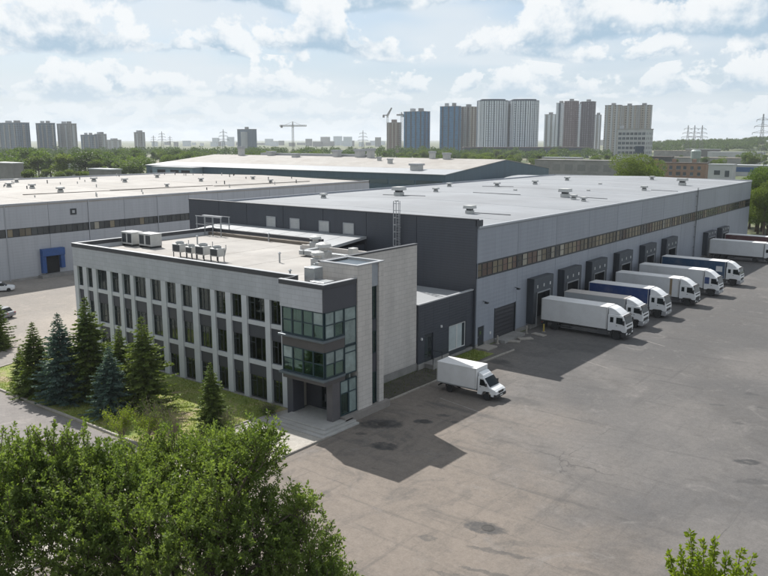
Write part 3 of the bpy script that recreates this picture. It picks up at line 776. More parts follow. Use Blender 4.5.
for (y, z) in ((77.35, 5.3), (85.0, 5.8)):
    l_ = MB().bar((XW, y, z + 0.15), (XW + 0.5, y, z + 0.1), 0.06).build('wall_lamp', FRAME, wh)
    MB().box(XW + 0.3, XW + 0.7, y - 0.16, y + 0.16, z - 0.08, z + 0.1).build('lamp_head', FRAME, l_)
MB().box(XW + 0.0, XW + 0.06, 79.0, 79.35, 1.15, 1.45).build('wall_sign', WHITE, wh)
ladder(wh, (XW, 157.8, 0), (1, 0, 0), 0.6, 13.6, m=FRAME)
# dark end wall with high parapet
XB = [-96.2, -89.3, -83.4, -76.1, -68.8, -61.5, -53.75, -45.42]
for i in range(7):
    MB().box(XB[i] + 0.03, XB[i + 1] - 0.03, YW - 0.16, YW + 0.1, 0.3, 15.0).build('wall_panel', PANEL_D, wh, 0.012)
MB().box(-96.25, XW + 0.06, YW - 0.22, YW + 0.2, 15.0, 15.14).build('coping', COPE_D, wh, 0.02)
MB().box(-96.2, XW + 0.02, YW + 0.1, YW + 0.16, 0.0, 14.98).build('parapet_back', PANEL_G, wh)
MB().box(XW - 0.17, XW + 0.03, YW - 0.16, YW + 1.1, 14.3, 14.99).build('parapet_return', PANEL_D, wh)
for (a, c) in ((-79.3, -77.5), (-74.75, -72.95), (-69.45, -67.65), (-65.25, -63.45)):
    lf = MB().box(a, c, YW - 0.22, YW - 0.165, 12.05, 13.5).box(a, a + 0.12, YW - 0.28, YW - 0.22, 12.05, 13.5).box(c - 0.12, c, YW - 0.28, YW - 0.22, 12.05, 13.5).box(a + 0.12, c - 0.12, YW - 0.28, YW - 0.22, 13.38, 13.5).box(a + 0.12, c - 0.12, YW - 0.28, YW - 0.22, 12.05, 12.17).build('louvre', COPE, wh)
    for k in range(8):
        z = 12.22 + k * 0.145
        MB().add([(a + 0.13, YW - 0.27, z), (c - 0.13, YW - 0.27, z), (c - 0.13, YW - 0.225, z + 0.11), (a + 0.13, YW - 0.225, z + 0.11), (a + 0.13, YW - 0.26, z - 0.015), (c - 0.13, YW - 0.26, z - 0.015), (c - 0.13, YW - 0.222, z + 0.1), (a + 0.13, YW - 0.222, z + 0.1)],
                 [(0, 1, 2, 3), (7, 6, 5, 4), (0, 4, 5, 1), (3, 2, 6, 7), (0, 3, 7, 4), (1, 5, 6, 2)]).build('slat', UNIT, lf)
ladder(wh, (-56.3, YW - 0.22, 0), (0, -1, 0), 9.0, 15.6, cage=11.3, m=COPE)
for (x, y, s, low) in ((-80.3, 107.7, 1.7, False), (-80.8, 119.7, 0.9, False), (-54.3, 88.5, 1.2, False), (-89, 136.8, 0.9, False), (-79.8, 140.4, 1.0, False), (-76.9, 151.5, 1.0, False),
                       (-56.8, 123.0, 1.6, False), (-53.8, 119.8, 0.9, False), (-51.2, 117.8, 0.8, False), (-52.8, 149.5, 1.0, False), (-52.4, 171.3, 1.7, False), (-78.5, 170.7, 1.0, False), (-64, 186, 1.0, False), (-88, 97, 0.9, False), (-70, 130, 0.7, True), (-60, 140, 0.7, True), (-72, 96, 0.6, True), (-66, 160, 0.8, True)):
    z = 14.15 + 0.47 * (1 - abs(x + 70.8) / 25.2)
    roof_vent(wh, x, y, z - 0.02, s, low)
for (x, y, l, a) in ((-73, 120, 9, 0.1), (-55, 89, 6, 0.2), (-56, 124, 6, 0.1), (-84, 108, 9, 0.0), (-52, 151, 5, 0.1), (-83, 140, 7, 0.05)):
    z = 14.15 + 0.47 * (1 - abs(x + 70.8) / 25.2) + 0.09
    MB().bar((x, y, z), (x + l * math.cos(a), y + l * math.sin(a), 14.15 + 0.47 * (1 - abs(x + l + 70.8) / 25.2) + 0.09), 0.08).build('lightning_wire', FRAME, wh)

UNIT2 = mat('rail_grey', (0.26, 0.27, 0.28), 0.6)
# docks
DOCKS = [(88.2, 93.8), (97.1, 102.7), (106.3, 112.0), (116.8, 122.5), (128.0, 133.6), (138.9, 144.9), (164.2, 170.4), (174.4, 180.2)]
for i, (y0, y1) in enumerate(DOCKS):
    zt = 6.6 if i < 6 else 5.4
    zo = 4.75 if i < 6 else 4.3
    X1 = XW + 0.95
    sh = MB().box(XW + 0.001, X1, y0, y0 + 0.85, 0.75, zt).box(XW + 0.001, X1, y1 - 0.85, y1, 0.75, zt).box(XW + 0.001, X1, y0 + 0.85, y1 - 0.85, zo, zt).build('dock_shelter', DOCKM, wh, 0.03)
    MB().box(X1, X1 + 0.05, y0 + 0.05, y1 - 0.05, zo + 0.05, zt - 0.05).build('header', DOCKH, sh, 0.01)
    for q in range(3):
        yy = y0 + (y1 - y0) * (0.18 + 0.32 * q)
        MB().box(X1 + 0.05, X1 + 0.07, yy - 0.13, yy + 0.13, zo + 0.55, zo + 0.95).build('marker_plate', WHITE if q == 2 else UNIT, sh)
    MB().box(X1, X1 + 0.02, y0 + 0.1, y0 + 0.75, 0.8, zo).build('side_pad', DOCKM, sh)
    MB().box(X1, X1 + 0.02, y1 - 0.75, y1 - 0.1, 0.8, zo).build('side_pad', DOCKM, sh)
    dr = MB().box(XW + 0.001, XW + 0.05, y0 + 0.87, y1 - 0.87, 1.1, zo - 0.05).build('dock_door', BLACK, sh)
    MB().bar((X1 + 0.06, y0 + 0.95, zo - 0.05), (X1 + 0.06, y1 - 0.95, zo - 0.05), 0.12, 0.16).build('curtain_rail', UNIT2, sh)
    for yy in (y0 + 0.95, y1 - 0.95):
        MB().bar((X1 + 0.05, yy, 0.5), (X1 + 0.05, yy, zo - 0.1), 0.10).build('guide_post', UNIT2, sh)
    MB().box(XW + 0.051, XW + 0.5, y0 + 0.4, y1 - 0.4, 0.0, 1.08).build('dock_leveller', PLINTH, sh)
    for yy in (y0 + 1.2, y1 - 1.2):
        MB().box(XW + 0.5, XW + 0.66, yy - 0.13, yy + 0.13, 0.55, 1.05).build('bumper', RUBBER, sh)

# ------------------------------------------------------------------ dark annex between office and warehouse
an = thing('annex', 'low dark grey annex with white window and flat pale roof beside the warehouse', 'annex', (-45.7, 64.8, 0))
MB().box(-61.5, -45.95, 64.85, YW - 0.2, 0.0, 6.5).build('core', CORE, an)
MB().box(-61.5, -45.75, 64.8, YW - 0.18, 6.5, 6.62).build('roof', ROOF_M, an)
for (y0, y1, z0) in ((64.75, 65.95, 0.65), (65.95, 67.55, 3.6), (67.55, 70.65, 0.65), (70.65, 74.2, 3.65), (74.2, YW - 0.18, 0.65)):
    MB().box(-45.95, -45.7, y0, y1, z0, 6.98).build('wall_panel', PANEL_D, an, 0.01)
MB().box(-45.93, -45.72, 70.65, 74.2, 0.3, 0.75).build('sill_panel', PANEL_D, an)
MB().box(-46.0, -45.62, 64.7, YW - 0.2, 6.98, 7.12).build('coping', COPE, an, 0.02)
MB().box(-61.5, -46.0, 64.62, 64.95, 6.98, 7.1).build('coping', COPE, an, 0.02)
MB().box(-45.96, -45.62, 64.75, 65.9, 0, 0.64).build('plinth', PLINTH, an)
MB().box(-45.96, -45.62, 67.7, 70.6, 0, 0.64).build('plinth', PLINTH, an)
MB().box(-45.96, -45.62, 70.6, YW - 0.2, 0, 0.3).build('plinth', PLINTH, an)
d = MB().box(-45.9, -45.84, 66.0, 67.5, 0.6, 3.55).build('door', FRAME, an)
MB().box(-45.84, -45.83, 66.15, 66.7, 1.0, 3.2).build('pane', dark_glass('door_glass', (0.03, 0.04, 0.045)), d)
MB().box(-45.84, -45.83, 66.8, 67.35, 1.0, 3.2).build('pane', MATS['door_glass'], d)
MB().box(-45.9, -44.5, 65.9, 67.7, 0.0, 0.55).build('door_step', PLINTH, an)
for yy in (65.95, 67.65):
    MB().bar((-44.6, yy, 0.5), (-44.6, yy, 1.6), 0.05).bar((-45.7, yy, 1.55), (-44.6, yy, 1.55), 0.05).build('handrail', FRAME, an)
w = MB().box(-45.88, -45.8, 70.68, 74.17, 0.76, 0.86).box(-45.88, -45.8, 70.68, 74.17, 3.52, 3.63).box(-45.88, -45.8, 70.68, 70.8, 0.86, 3.52).box(-45.88, -45.8, 74.05, 74.17, 0.86, 3.52).box(-45.88, -45.8, 72.3, 72.5, 0.86, 3.52).build('window', WHITE, an)
PALE = mat('pale_film', (0.50, 0.56, 0.57), 0.35, var=0.12, scale=0.7)
MB().box(-45.87, -45.83, 70.8, 72.3, 0.86, 3.52).build('pane', PALE, w)
MB().box(-45.87, -45.83, 72.5, 73.5, 0.86, 3.52).build('pane', PALE, w)
MB().box(-45.87, -45.83, 73.5, 74.05, 0.86, 3.52).build('pane', MATS['door_glass'], w)
for (y, z) in ((65.3, 3.3), (69.0, 4.0)):
    MB().box(-45.7, -45.55, y - 0.1, y + 0.1, z - 0.12, z + 0.12).build('wall_lamp', WHITE, an)

# ------------------------------------------------------------------ office
YO = 47.8
of = thing('office_building', 'three storey grey office with rows of windows, glass corner bay and cream flat roof', 'office', (-45.9, YO, 0))
WIN = [(-81.29, -80.2), (-79.41, -78.3), (-77.53, -75.49), (-74.76, -73.26), (-72.63, -71.17), (-70.56, -68.45), (-67.67, -65.93), (-65.13, -63.5), (-62.68, -60.98), (-60.16, -58.21), (-57.59, -56.05), (-55.32, -53.83), (-53.13, -50.74), (-50.1, -48.7)]
ROWS = [(0.22, 2.35), (3.88, 6.05), (7.62, 9.82)]
# piers
px = [-82.0] + [x for w_ in WIN for x in w_] + [-47.0]
for i in range(0, len(px), 2):
    MB().box(px[i], px[i + 1], YO, YO + 0.45, 0.12, 9.84).build('pier', PIER, of, 0.015)
MB().box(-82.03, -46.9, YO - 0.03, YO + 0.45, -0.05, 0.115).build('plinth', PLINTH, of)
MB().box(-82.0, -46.8, YO, YO + 0.3, 9.845, 11.96).build('upper_wall', TILE_L, of)
for (a, c) in WIN:
    for (z0, z1) in ((2.36, 3.44), (6.06, 7.2)):
        MB().box(a + 0.002, c - 0.002, YO + 0.2, YO + 0.42, z0, z1).build('spandrel_panel', SPAN, of)
    for (z0, z1) in ((3.445, 3.87), (7.205, 7.61)):
        MB().box(a + 0.002, c - 0.002, YO + 0.09, YO + 0.42, z0, z1).build('sill_panel', SILL, of)
    for ri, (z0, z1) in enumerate(ROWS):
        n = 3 if c - a > 1.9 else 2
        fr = MB(); y0, y1 = YO + 0.26, YO + 0.34
        a2, c2 = a + 0.003, c - 0.003
        fr.box(a2, c2, y0, y1, z0, z0 + 0.07).box(a2, c2, y0, y1, z1 - 0.07, z1)
        wd = (c2 - a2) / n
        for k in range(n + 1):
            x = a2 + k * wd
            fr.box(max(a2, x - 0.045), min(c2, x + 0.045), y0, y1, z0 + 0.07, z1 - 0.07)
        fr.box(a2 + 0.045, a2 + wd - 0.045, y0, y1, z1 - 0.62, z1 - 0.56)
        wo = fr.build('window', FRAME, of)
        for k in range(n):
            MB().box(a2 + k * wd + 0.04, a2 + (k + 1) * wd - 0.04, YO + 0.295, YO + 0.305, z0 + 0.07, z1 - 0.07).build('pane', GLASS, wo)
        q = random.random()
        if random.random() < 0.55:
            zb = z1 - random.choice((0.35, 0.6, 0.9, 1.3, 1.7)) * (z1 - z0) / 2.2
            MB().box(a + 0.05, c - 0.05, YO + 0.37, YO + 0.385, zb, z1).build('roller_blind', BLIND[random.randrange(3)], wo)
        if q < 0.85:
            # drawn blinds and curtains behind the glass
            side = random.choice((0, 1)); ww = random.uniform(0.25, 0.75) * (c - a)
            x0 = a if side == 0 else c - ww
            cm = CURT_O if (a < -52.9 and a > -53.3 and ri == 2) else CURT
            nf = 8
            cu = MB()
            for t in range(nf):
                xa, xb = x0 + ww * t / nf, x0 + ww * (t + 1) / nf
                ya, yb = YO + 0.42 + 0.05 * (t % 2), YO + 0.42 + 0.05 * ((t + 1) % 2)
                cu.add([(xa, ya, z0), (xb, yb, z0), (xb, yb, z1), (xa, ya, z1)], [(0, 1, 2, 3)])
            cu.build('curtain', cm, wo)
# rooms behind the windows
ro = MB()
for k in range(13):
    xm = -82 + 0.3 + k * 2.9
    ro.box(xm, xm + 0.12, YO + 0.7, YO + 4.2, 0.1, 11.2)
ro.box(-81.8, -47.2, YO + 4.2, YO + 4.4, 0.1, 11.2)
ro.build('room_walls', INTER, of)
sl = MB()
for z in (-0.02, 3.0, 6.7): sl.box(-81.7, -46.5, YO + 0.43, YO + 4.2, z + 0.1, z + 0.42)
sl.box(-81.7, -46.5, YO + 0.31, 64.3, 10.3, 10.6)
sl.build('floor_slab', SLAB, of)
# left end wall and back wall
MB().box(-82.0, -81.7, YO + 0.45, 68.2, 0.0, 11.96).build('end_wall', PIER, of)
MB().box(-81.7, -61.98, 68.0, 68.2, 0.0, 11.96).box(-62.18, -61.98, 64.4, 68.0, 0.0, 11.96).build('back_wall', PIER, of)
# roof with upstands and copings
ro = MB()
for i in range(9):
    x0 = -81.7 + 35.5 * i / 9; x1 = -81.7 + 35.5 * (i + 1) / 9
    MB().box(x0, x1 - 0.015, YO + 0.3, 68.0 if i < 5 else 64.4, 11.2, 11.52 + 0.012 * (i % 2)).build('roof_sheet', ROOF_C, of)
MB().box(-82.04, -46.75, YO - 0.05, YO + 0.34, 11.965, 12.38).build('parapet_cap', COPE_D, of, 0.02)
MB().box(-82.06, -46.75, YO - 0.07, YO + 0.36, 12.382, 12.42).build('coping', COPE, of)
MB().box(-82.04, -81.66, YO + 0.35, 68.24, 11.965, 12.38).build('parapet_cap', COPE_D, of, 0.02)
MB().box(-82.06, -81.64, YO + 0.37, 68.26, 12.382, 12.42).build('coping', COPE, of)
MB().box(-81.65, -61.96, 67.9, 68.24, 11.965, 12.35).build('parapet_cap', COPE_D, of, 0.02)
MB().box(-81.65, -62.2, 67.2, 67.9, 11.5, 11.9).build('gutter_edge', mat('felt_brown', (0.2, 0.17, 0.14), 0.9), of)
# right side wall, higher than the roof
MB().box(-46.2, -45.9, 53.72, 64.7, 0.8, 13.35).build('side_wall', TILE_B, of)
MB().box(-46.2, -45.9, 50.1, 53.7, 0.0, 13.3).build('side_wall_core', TILE_B, of)
MB().box(-61.97, -46.2, 64.42, 64.7, 0.8, 12.1).build('side_wall_return', TILE_B, of)
MB().box(-46.34, -45.84, 50.2, 64.78, 13.352, 13.5).build('coping', COPE_D, of, 0.02)
MB().box(-46.22, -45.84, 53.72, 64.74, 0.0, 0.79).build('plinth', PLINTH, of)
# corner bay
BX0, BX1, BY0, BY1 = -46.85, -41.8, 45.9, 49.7
MB().box(BX0, BX1 - 0.15, BY0, BY0 + 0.2, 10.08, 12.0).build('bay_fascia', TILE_L, of)
MB().box(BX1 - 0.148, BX1, BY0 - 0.002, 50.08, 10.08, 12.0).build('bay_fascia_side', SPAN, of)
MB().box(BX0, BX0 + 0.15, BY0 + 0.2, YO - 0.002, 3.9, 12.0).build('bay_cheek', SPAN, of)
MB().box(BX0 + 0.15, BX1 - 0.15, BY0 + 0.2, 50.2, 11.0, 11.9).build('bay_roof', ROOF_C, of)
MB().box(BX0 - 0.04, BX1 + 0.04, BY0 - 0.05, BY0 + 0.25, 12.0, 12.36).build('parapet_cap', COPE_D, of, 0.02)
MB().box(BX1 - 0.25, BX1 + 0.04, BY0 + 0.25, 50.08, 12.0, 12.36).build('parapet_cap', COPE_D, of, 0.02)
MB().box(BX0 - 0.04, BX0 + 0.2, BY0 + 0.25, YO - 0.08, 12.0, 12.36).build('parapet_cap', COPE_D, of, 0.02)
MB().box(BX0 - 0.06, BX1 + 0.06, BY0 - 0.07, BY0 + 0.3, 12.362, 12.42).box(BX1 - 0.3, BX1 + 0.06, BY0 + 0.3, 50.08, 12.362, 12.42).build('coping', COPE, of)
MB().box(BX0 + 0.15, -42.6, 50.22, 50.5, 11.5, 13.25).box(-47.0, -46.72, 50.22, 53.0, 11.5, 13.1).build('roof_upstand', GALV, of)
MB().box(-46.2, -45.0, 48.3, 49.4, 11.9, 13.15).build('roof_hatch', GALV, of, 0.03)
MB().box(-44.8, -43.2, 47.5, 48.9, 11.9, 12.2).build('roof_hatch', GALV, of, 0.03)
def glazed(y_or_x, a, c, z0, z1, axis, n, transom=None, frost=0.15):
    """curtain wall: frame with panes; axis 'x' runs along x at y, 'y' runs along y at x"""
    fr = MB(); t = 0.075
    def B(mb, u0, u1, w0, w1, d0, d1):
        return mb.box(u0, u1, y_or_x + d0, y_or_x + d1, w0, w1) if axis == 'x' else mb.box(y_or_x - d1, y_or_x - d0, u0, u1, w0, w1)
    B(fr, a, c, z0, z0 + 0.1, 0, 0.12); B(fr, a, c, z1 - 0.1, z1, 0, 0.12)
    wd = (c - a) / n
    for k in range(n + 1):
        u = a + k * wd
        B(fr, max(a, u - t), min(c, u + t), z0 + 0.1, z1 - 0.1, 0, 0.12)
    if transom is not None:
        for k in range(n): B(fr, a + k * wd + t, a + (k + 1) * wd - t, transom - 0.045, transom + 0.045, 0.01, 0.11)
    w = fr.build('window', FRAME_T, of)
    for k in range(n):
        zs = [(z0 + 0.1, z1 - 0.1)] if transom is None else [(z0 + 0.1, transom - 0.045), (transom + 0.045, z1 - 0.1)]
        for (za, zb) in zs:
            mb = MB(); B(mb, a + k * wd + t, a + (k + 1) * wd - t, za, zb, 0.05, 0.065); mb.build('pane', FROST if random.random() < frost else GLASS_T, w)
    return w
for (z0, z1, tr) in ((7.76, 10.07, 8.95), (4.42, 6.7, 5.6)):
    glazed(BY0 + 0.06, BX0 + 0.15, BX1 - 0.14, z0, z1, 'x', 4, tr)
    glazed(BX1 - 0.04, BY0 + 0.2, 48.45, z0, z1, 'y', 2, tr, 0.4)
glazed(BX1 - 0.04, 48.5, 50.08, 6.75, 10.07, 'y', 1, 8.9, 1.0)
glazed(BX1 - 0.04, 48.5, 50.08, 4.2, 6.7, 'y', 1, 6.1, 1.0)
glazed(BX1 - 0.04, 47.9, 50.08, 0.65, 3.78, 'y', 2, 2.6, 0.6)
for (z0, z1, zl) in ((6.71, 7.52, 7.53), (3.8, 4.18, 4.19)):
    MB().box(BX0 + 0.15, BX1 - 0.02, BY0 + 0.04, 48.48, z0, z1).build('bay_spandrel', mat('spandrel_brown', (0.085, 0.078, 0.078), 0.55, var=0.1), of)
    MB().box(BX0 - 0.1, BX1 + 0.08, BY0 - 0.22, BY0 + 0.3, zl, zl + 0.2).box(BX1 - 0.3, BX1 + 0.08, BY0 + 0.3, 48.48, zl, zl + 0.2).build('ledge', mat('ledge_blue_grey', (0.15, 0.18, 0.20), 0.35, metal=0.3), of, 0.02)
MB().box(BX0 + 0.2, BX1 - 0.25, BY0 + 0.4, 49.2, 4.4, 4.46).box(BX0 + 0.2, BX1 - 0.25, BY0 + 0.4, 49.2, 7.53, 7.7).build('floor_slab', INTER_G, of)
MB().box(BX0 + 0.2, BX1 - 0.3, 49.4, 49.5, 0.6, 10.9).box(-44.2, -44.1, 47.2, 49.4, 4.5, 10.9).box(BX0 + 0.2, BX1 - 1.9, 47.9, 48.0, 4.46, 6.7).box(BX0 + 1.2, BX1 - 1.3, 48.1, 48.2, 7.7, 10.9).build('room_walls', INTER_G, of)
MB().box(-42.9, -42.75, 48.6, 50.0, 0.65, 10.9).build('stair_wall', INTER_G, of)
for (z0, z1) in ((4.47, 5.4), (7.71, 8.7)):
    MB().box(BX0 + 0.35, BX1 - 0.55, BY0 + 0.55, BY0 + 0.62, z0, z1).build('low_screen', INTER_G, of)
    MB().box(BX1 - 0.55, BX1 - 0.48, BY0 + 0.62, 48.3, z0, z1).build('low_screen', INTER_G, of)
# entrance below the bay
MB().box(-47.0, -46.3, 46.7, YO + 0.3, 0.0, 3.8).build('column', SPAN, of, 0.02)
MB().box(-42.55, -41.86, 46.9, 47.88, 0.0, 3.8).build('column', mat('column_brown_grey', (0.10, 0.095, 0.10), 0.5), of, 0.02)
MB().box(-46.85, -45.0, 48.9, 49.05, 0.4, 3.8).box(-45.0, -42.6, 48.9, 49.05, 3.0, 3.8).box(-42.9, -42.55, 47.88, 49.05, 0.4, 3.8).build('entrance_wall', COPE_D, of)
for k in range(3):
    x0 = -45.0 + k * 0.7
    dd = MB().box(x0, x0 + 0.07, 48.93, 49.0, 0.45, 3.0).box(x0 + 0.6, x0 + 0.68, 48.93, 49.0, 0.45, 3.0).box(x0 + 0.07, x0 + 0.6, 48.93, 49.0, 0.45, 0.6).box(x0 + 0.07, x0 + 0.6, 48.93, 49.0, 2.88, 3.0).build('door', FRAME, of)
    MB().box(x0 + 0.07, x0 + 0.6, 48.96, 48.97, 0.6, 2.88).build('pane', GLASS, dd)
    MB().bar((x0 + 0.55, 48.86, 1.2), (x0 + 0.55, 48.86, 1.9), 0.035).build('handle', GALV, dd)
STONE = mat('step_stone', (0.42, 0.41, 0.39), 0.7, var=0.12, scale=1.5, dirt=0.3, dirtcol=(0.22, 0.2, 0.18))
for k, (x0, x1, y0, z0, z1) in enumerate(((-47.15, -40.6, 44.3, 0.0, 0.15), (-46.8, -40.95, 44.75, 0.15, 0.30), (-46.5, -41.3, 45.2, 0.30, 0.45))):
    st_ = MB().box(x0, x1, y0, 48.9, z0, z1).build('step', STONE, of, 0.02)
MB().box(-41.86, -41.3, 47.9, 54.2, 0.0, 0.62).build('plinth', mat('plinth_stone', (0.27, 0.245, 0.225), 0.8, var=0.15, scale=1.0), of)
# stair tower with a slit window
TX = -41.7
MB().box(-45.88, TX, 50.1, 52.05, 0.3, 12.85).box(TX - 0.3, TX, 50.1, 52.05, 12.85, 13.4).box(-45.88, TX - 0.3, 50.1, 50.4, 12.85, 13.4).build('tower_wall', TILE_B, of)
MB().box(-45.88, TX, 53.05, 53.7, 0.3, 12.85).box(-45.88, TX, 53.4, 53.7, 12.85, 13.4).box(TX - 0.3, TX, 53.05, 53.4, 12.85, 13.4).build('tower_wall', TILE_B, of)
MB().box(-45.88, TX - 0.12, 52.05, 53.05, 11.35, 12.85).box(TX - 0.3, TX - 0.12, 52.05, 53.05, 12.85, 13.4).build('tower_panel', mat('panel_blue_grey', (0.36, 0.385, 0.42), 0.5), of)
for (z0, z1, k) in ((0.6, 3.5, 1), (3.5, 5.2, 0), (5.2, 7.3, 1), (7.3, 8.3, 0), (8.3, 11.35, 1)):
    if k:
        w = MB().box(TX - 0.4, TX - 0.3, 52.05, 52.15, z0, z1).box(TX - 0.4, TX - 0.3, 52.95, 53.05, z0, z1).box(TX - 0.4, TX - 0.3, 52.5, 52.58, z0, z1).box(TX - 0.4, TX - 0.3, 52.15, 52.95, z0, z0 + 0.1).box(TX - 0.4, TX - 0.3, 52.15, 52.95, z1 - 0.1, z1).build('window', FRAME_T, of)
        for (ya, yb) in ((52.15, 52.5), (52.58, 52.95)): MB().box(TX - 0.36, TX - 0.34, ya, yb, z0 + 0.1, z1 - 0.1).build('pane', GLASS_T, w)
    else:
        MB().box(TX - 0.45, TX - 0.28, 52.05, 53.05, z0, z1).build('spandrel_panel', SPAN, of)
MB().box(-44.5, -44.4, 52.05, 53.05, 0.3, 11.3).build('stair_wall', INTER_G, of)
MB().box(-45.6, TX - 0.31, 50.41, 53.39, 13.1, 13.3).build('tower_roof', mat('roof_felt_dark', (0.05, 0.075, 0.10), 0.35), of)
MB().box(-45.95, TX + 0.05, 50.05, 50.4, 13.4, 13.5).box(-45.95, TX + 0.05, 53.4, 53.76, 13.4, 13.5).box(-45.95, -45.6, 50.4, 53.4, 13.4, 13.5).box(TX - 0.3, TX + 0.05, 50.4, 53.4, 13.4, 13.5).build('coping', COPE, of)
# sheet metal roof between office and warehouse
lk = MB()
for k in range(9):
    x0 = -88.4 + 27.0 * k / 9; x1 = -88.4 + 27.0 * (k + 1) / 9
    lk.prism([(68.3, 11.35), (75.58, 12.0), (75.58, 11.7), (68.3, 11.0)], x0, x1 - 0.0, 'x')
    lk.prism([(68.3, 11.352), (75.58, 12.002), (75.58, 12.02), (68.3, 11.37)], x1 - 0.05, x1, 'x')
lr = lk.build('link_roof', ROOF_M, of)
MB().box(-88.2, -61.6, 68.5, 75.5, 0, 11.0).build('link_core', PANEL_D, of)
MB().box(-88.5, -61.4, 68.26, 68.36, 10.9, 11.5).build('fascia', COPE_D, of)

# equipment on the office roof
def ac_unit(x, y, z, lx, ly, lz, label, fans=1, rot=0.0):
    t = thing('air_handling_unit', label, 'air unit', (x, y, z), rot, group='air units on the office roof')
    MB().box(-lx / 2, lx / 2, -ly / 2, ly / 2, 0.25, 0.25 + lz).build('casing', UNIT, t, 0.04, world=False)
    MB().box(-lx / 2 + 0.1, -lx / 2 + 0.3, -ly / 2, ly / 2, 0, 0.25).box(lx / 2 - 0.3, lx / 2 - 0.1, -ly / 2, ly / 2, 0, 0.25).build('base_frame', FRAME, t, world=False)
    n = fans
    for k in range(n):
        xx = -lx / 2 + lx * (k + 0.5) / n
        MB().box(xx - lx / n * 0.36, xx + lx / n * 0.36, -ly / 2 - 0.02, -ly / 2 - 0.001, 0.45, 0.1 + lz).build('grille', FRAME, t, world=False)
    MB().box(-lx / 2 - 0.03, lx / 2 + 0.03, -ly / 2 - 0.03, ly / 2 + 0.03, 0.25 + lz, 0.3 + lz).build('lid', WHITE, t, world=False)
    return t
ac_unit(-80.3, 54.6, 11.52, 2.1, 1.5, 1.4, 'white boxed air unit with dark grille, leftmost on the office roof', 2)
ac_unit(-77.2, 54.9, 11.52, 2.4, 1.5, 1.4, 'white boxed air unit on the office roof, right of the leftmost one', 2)
for (x, y, s, lab) in ((-68.2, 52.2, 1.0, 'leftmost of the four condensers near the office roof edge'), (-66.4, 52.3, 0.8, 'small second of the four condensers near the office roof edge'), (-64.6, 52.4, 1.05, 'third of the four condensers near the office roof edge'), (-62.5, 52.5, 0.95, 'rightmost of the four condensers near the office roof edge')):
    s *= 0.88
    t = thing('condenser', 'grey ' + lab, 'condenser', (x, y, 11.52), 0.05, group='condensers on the office roof')
    mb = MB()
    for sx in (-0.62, 0.62):
        for sy in (-0.5, 0.5): mb.bar((sx * s, sy * s, 0), (sx * s, sy * s, 0.6), 0.07)
    mb.build('stand', FRAME, t, world=False)
    MB().box(-0.75 * s, 0.75 * s, -0.6 * s, 0.6 * s, 0.6, 0.6 + 1.0 * s).build('casing', UNIT, t, 0.05, world=False)
    MB().box(-0.6 * s, 0.6 * s, -0.62 * s, -0.601 * s, 0.7, 0.5 + 1.0 * s).build('grille', FRAME, t, world=False)
    MB().lathe([(0.5 * s, 0), (0.5 * s, 0.22), (0.42 * s, 0.22), (0.42 * s, 0.05)], (0, 0, 0.6 + 1.0 * s), 14).build('fan_ring', GALV, t, world=False)
    MB().tube([(0.7 * s, 0.5 * s, 0.6), (0.9 * s, 0.6 * s, 1.4), (0.9 * s, 0.6 * s, 2.1 * s)], 0.06, 6).build('pipe', GALV, t, world=False)
t = thing('pipe_rack', 'thin steel pipe rack with rails at the back left of the office roof', 'pipe rack', (-81, 67, 12.3))
for x in (-83.2, -81.6, -80.0, -78.4):
    for y in (66.6, 68.0): MB().bar((x, y, 11.5), (x, y, 14.0), 0.10).build('post', GALV, t)
for y in (66.6, 68.0):
    MB().bar((-83.4, y, 13.98), (-78.2, y, 13.98), 0.09).build('rail', COPE, t); MB().bar((-83.4, y, 12.9), (-78.2, y, 12.9), 0.06).build('rail', COPE, t)
MB().bar((-82.8, 67.3, 14.02), (-79.0, 67.3, 14.02), 0.3, 0.08).build('duct', COPE, t)
for (x, y, s, lab) in ((-60.1, 64.8, 1.0, 'grey mushroom vent on the office roof near the side wall'), (-51.5, 55.8, 1.0, 'grey roof vent behind the stair tower'), (-53.2, 58.5, 1.25, 'tall grey roof vent with a cap behind the corner bay')):
    t = thing('roof_vent', lab, 'roof vent', (x, y, 11.52))
    MB().box(-0.5 * s, 0.5 * s, -0.5 * s, 0.5 * s, 0, 1.0 * s).build('base', GALV, t, 0.03, world=False)
    MB().lathe([(0.35 * s, 1.0 * s), (0.35 * s, 1.3 * s), (0.7 * s, 1.35 * s), (0.62 * s, 1.6 * s), (0.2 * s, 1.75 * s)], (0, 0, 0), 12).build('cap', UNIT, t, world=False)
t = thing('roof_duct', 'pale ventilation ducts behind the stair tower on the office roof', 'duct', (-55, 60, 11.52))
MB().box(-58.5, -51.0, 60.6, 61.2, 11.7, 12.2).build('duct', GALV, t, 0.02); MB().box(-58.6, -58.0, 60.5, 64.0, 11.7, 12.2).build('duct', GALV, t, 0.02)
MB().box(-51.6, -50.9, 60.5, 61.3, 11.5, 13.0).build('riser', UNIT, t, 0.03)
for (x, y) in ((-48.6, 49.0), (-70, 67.0), (-75, 60), (-57, 56)):
    t = thing('vent_pipe', {-48.6: 'short vent pipe beside the corner bay roof', -70: 'short vent pipe at the back edge of the office roof', -75: 'short vent pipe in the middle left of the office roof', -57: 'short vent pipe in the middle right of the office roof'}[x], 'pipe', (x, y, 11.52))
    MB().tube([(0, 0, 0), (0, 0, 0.95)], 0.09, 8).build('pipe', GALV, t, world=False); MB().lathe([(0.17, 0.95), (0.17, 1.0), (0.03, 1.12)], (0, 0, 0), 8).build('cowl', GALV, t, world=False)

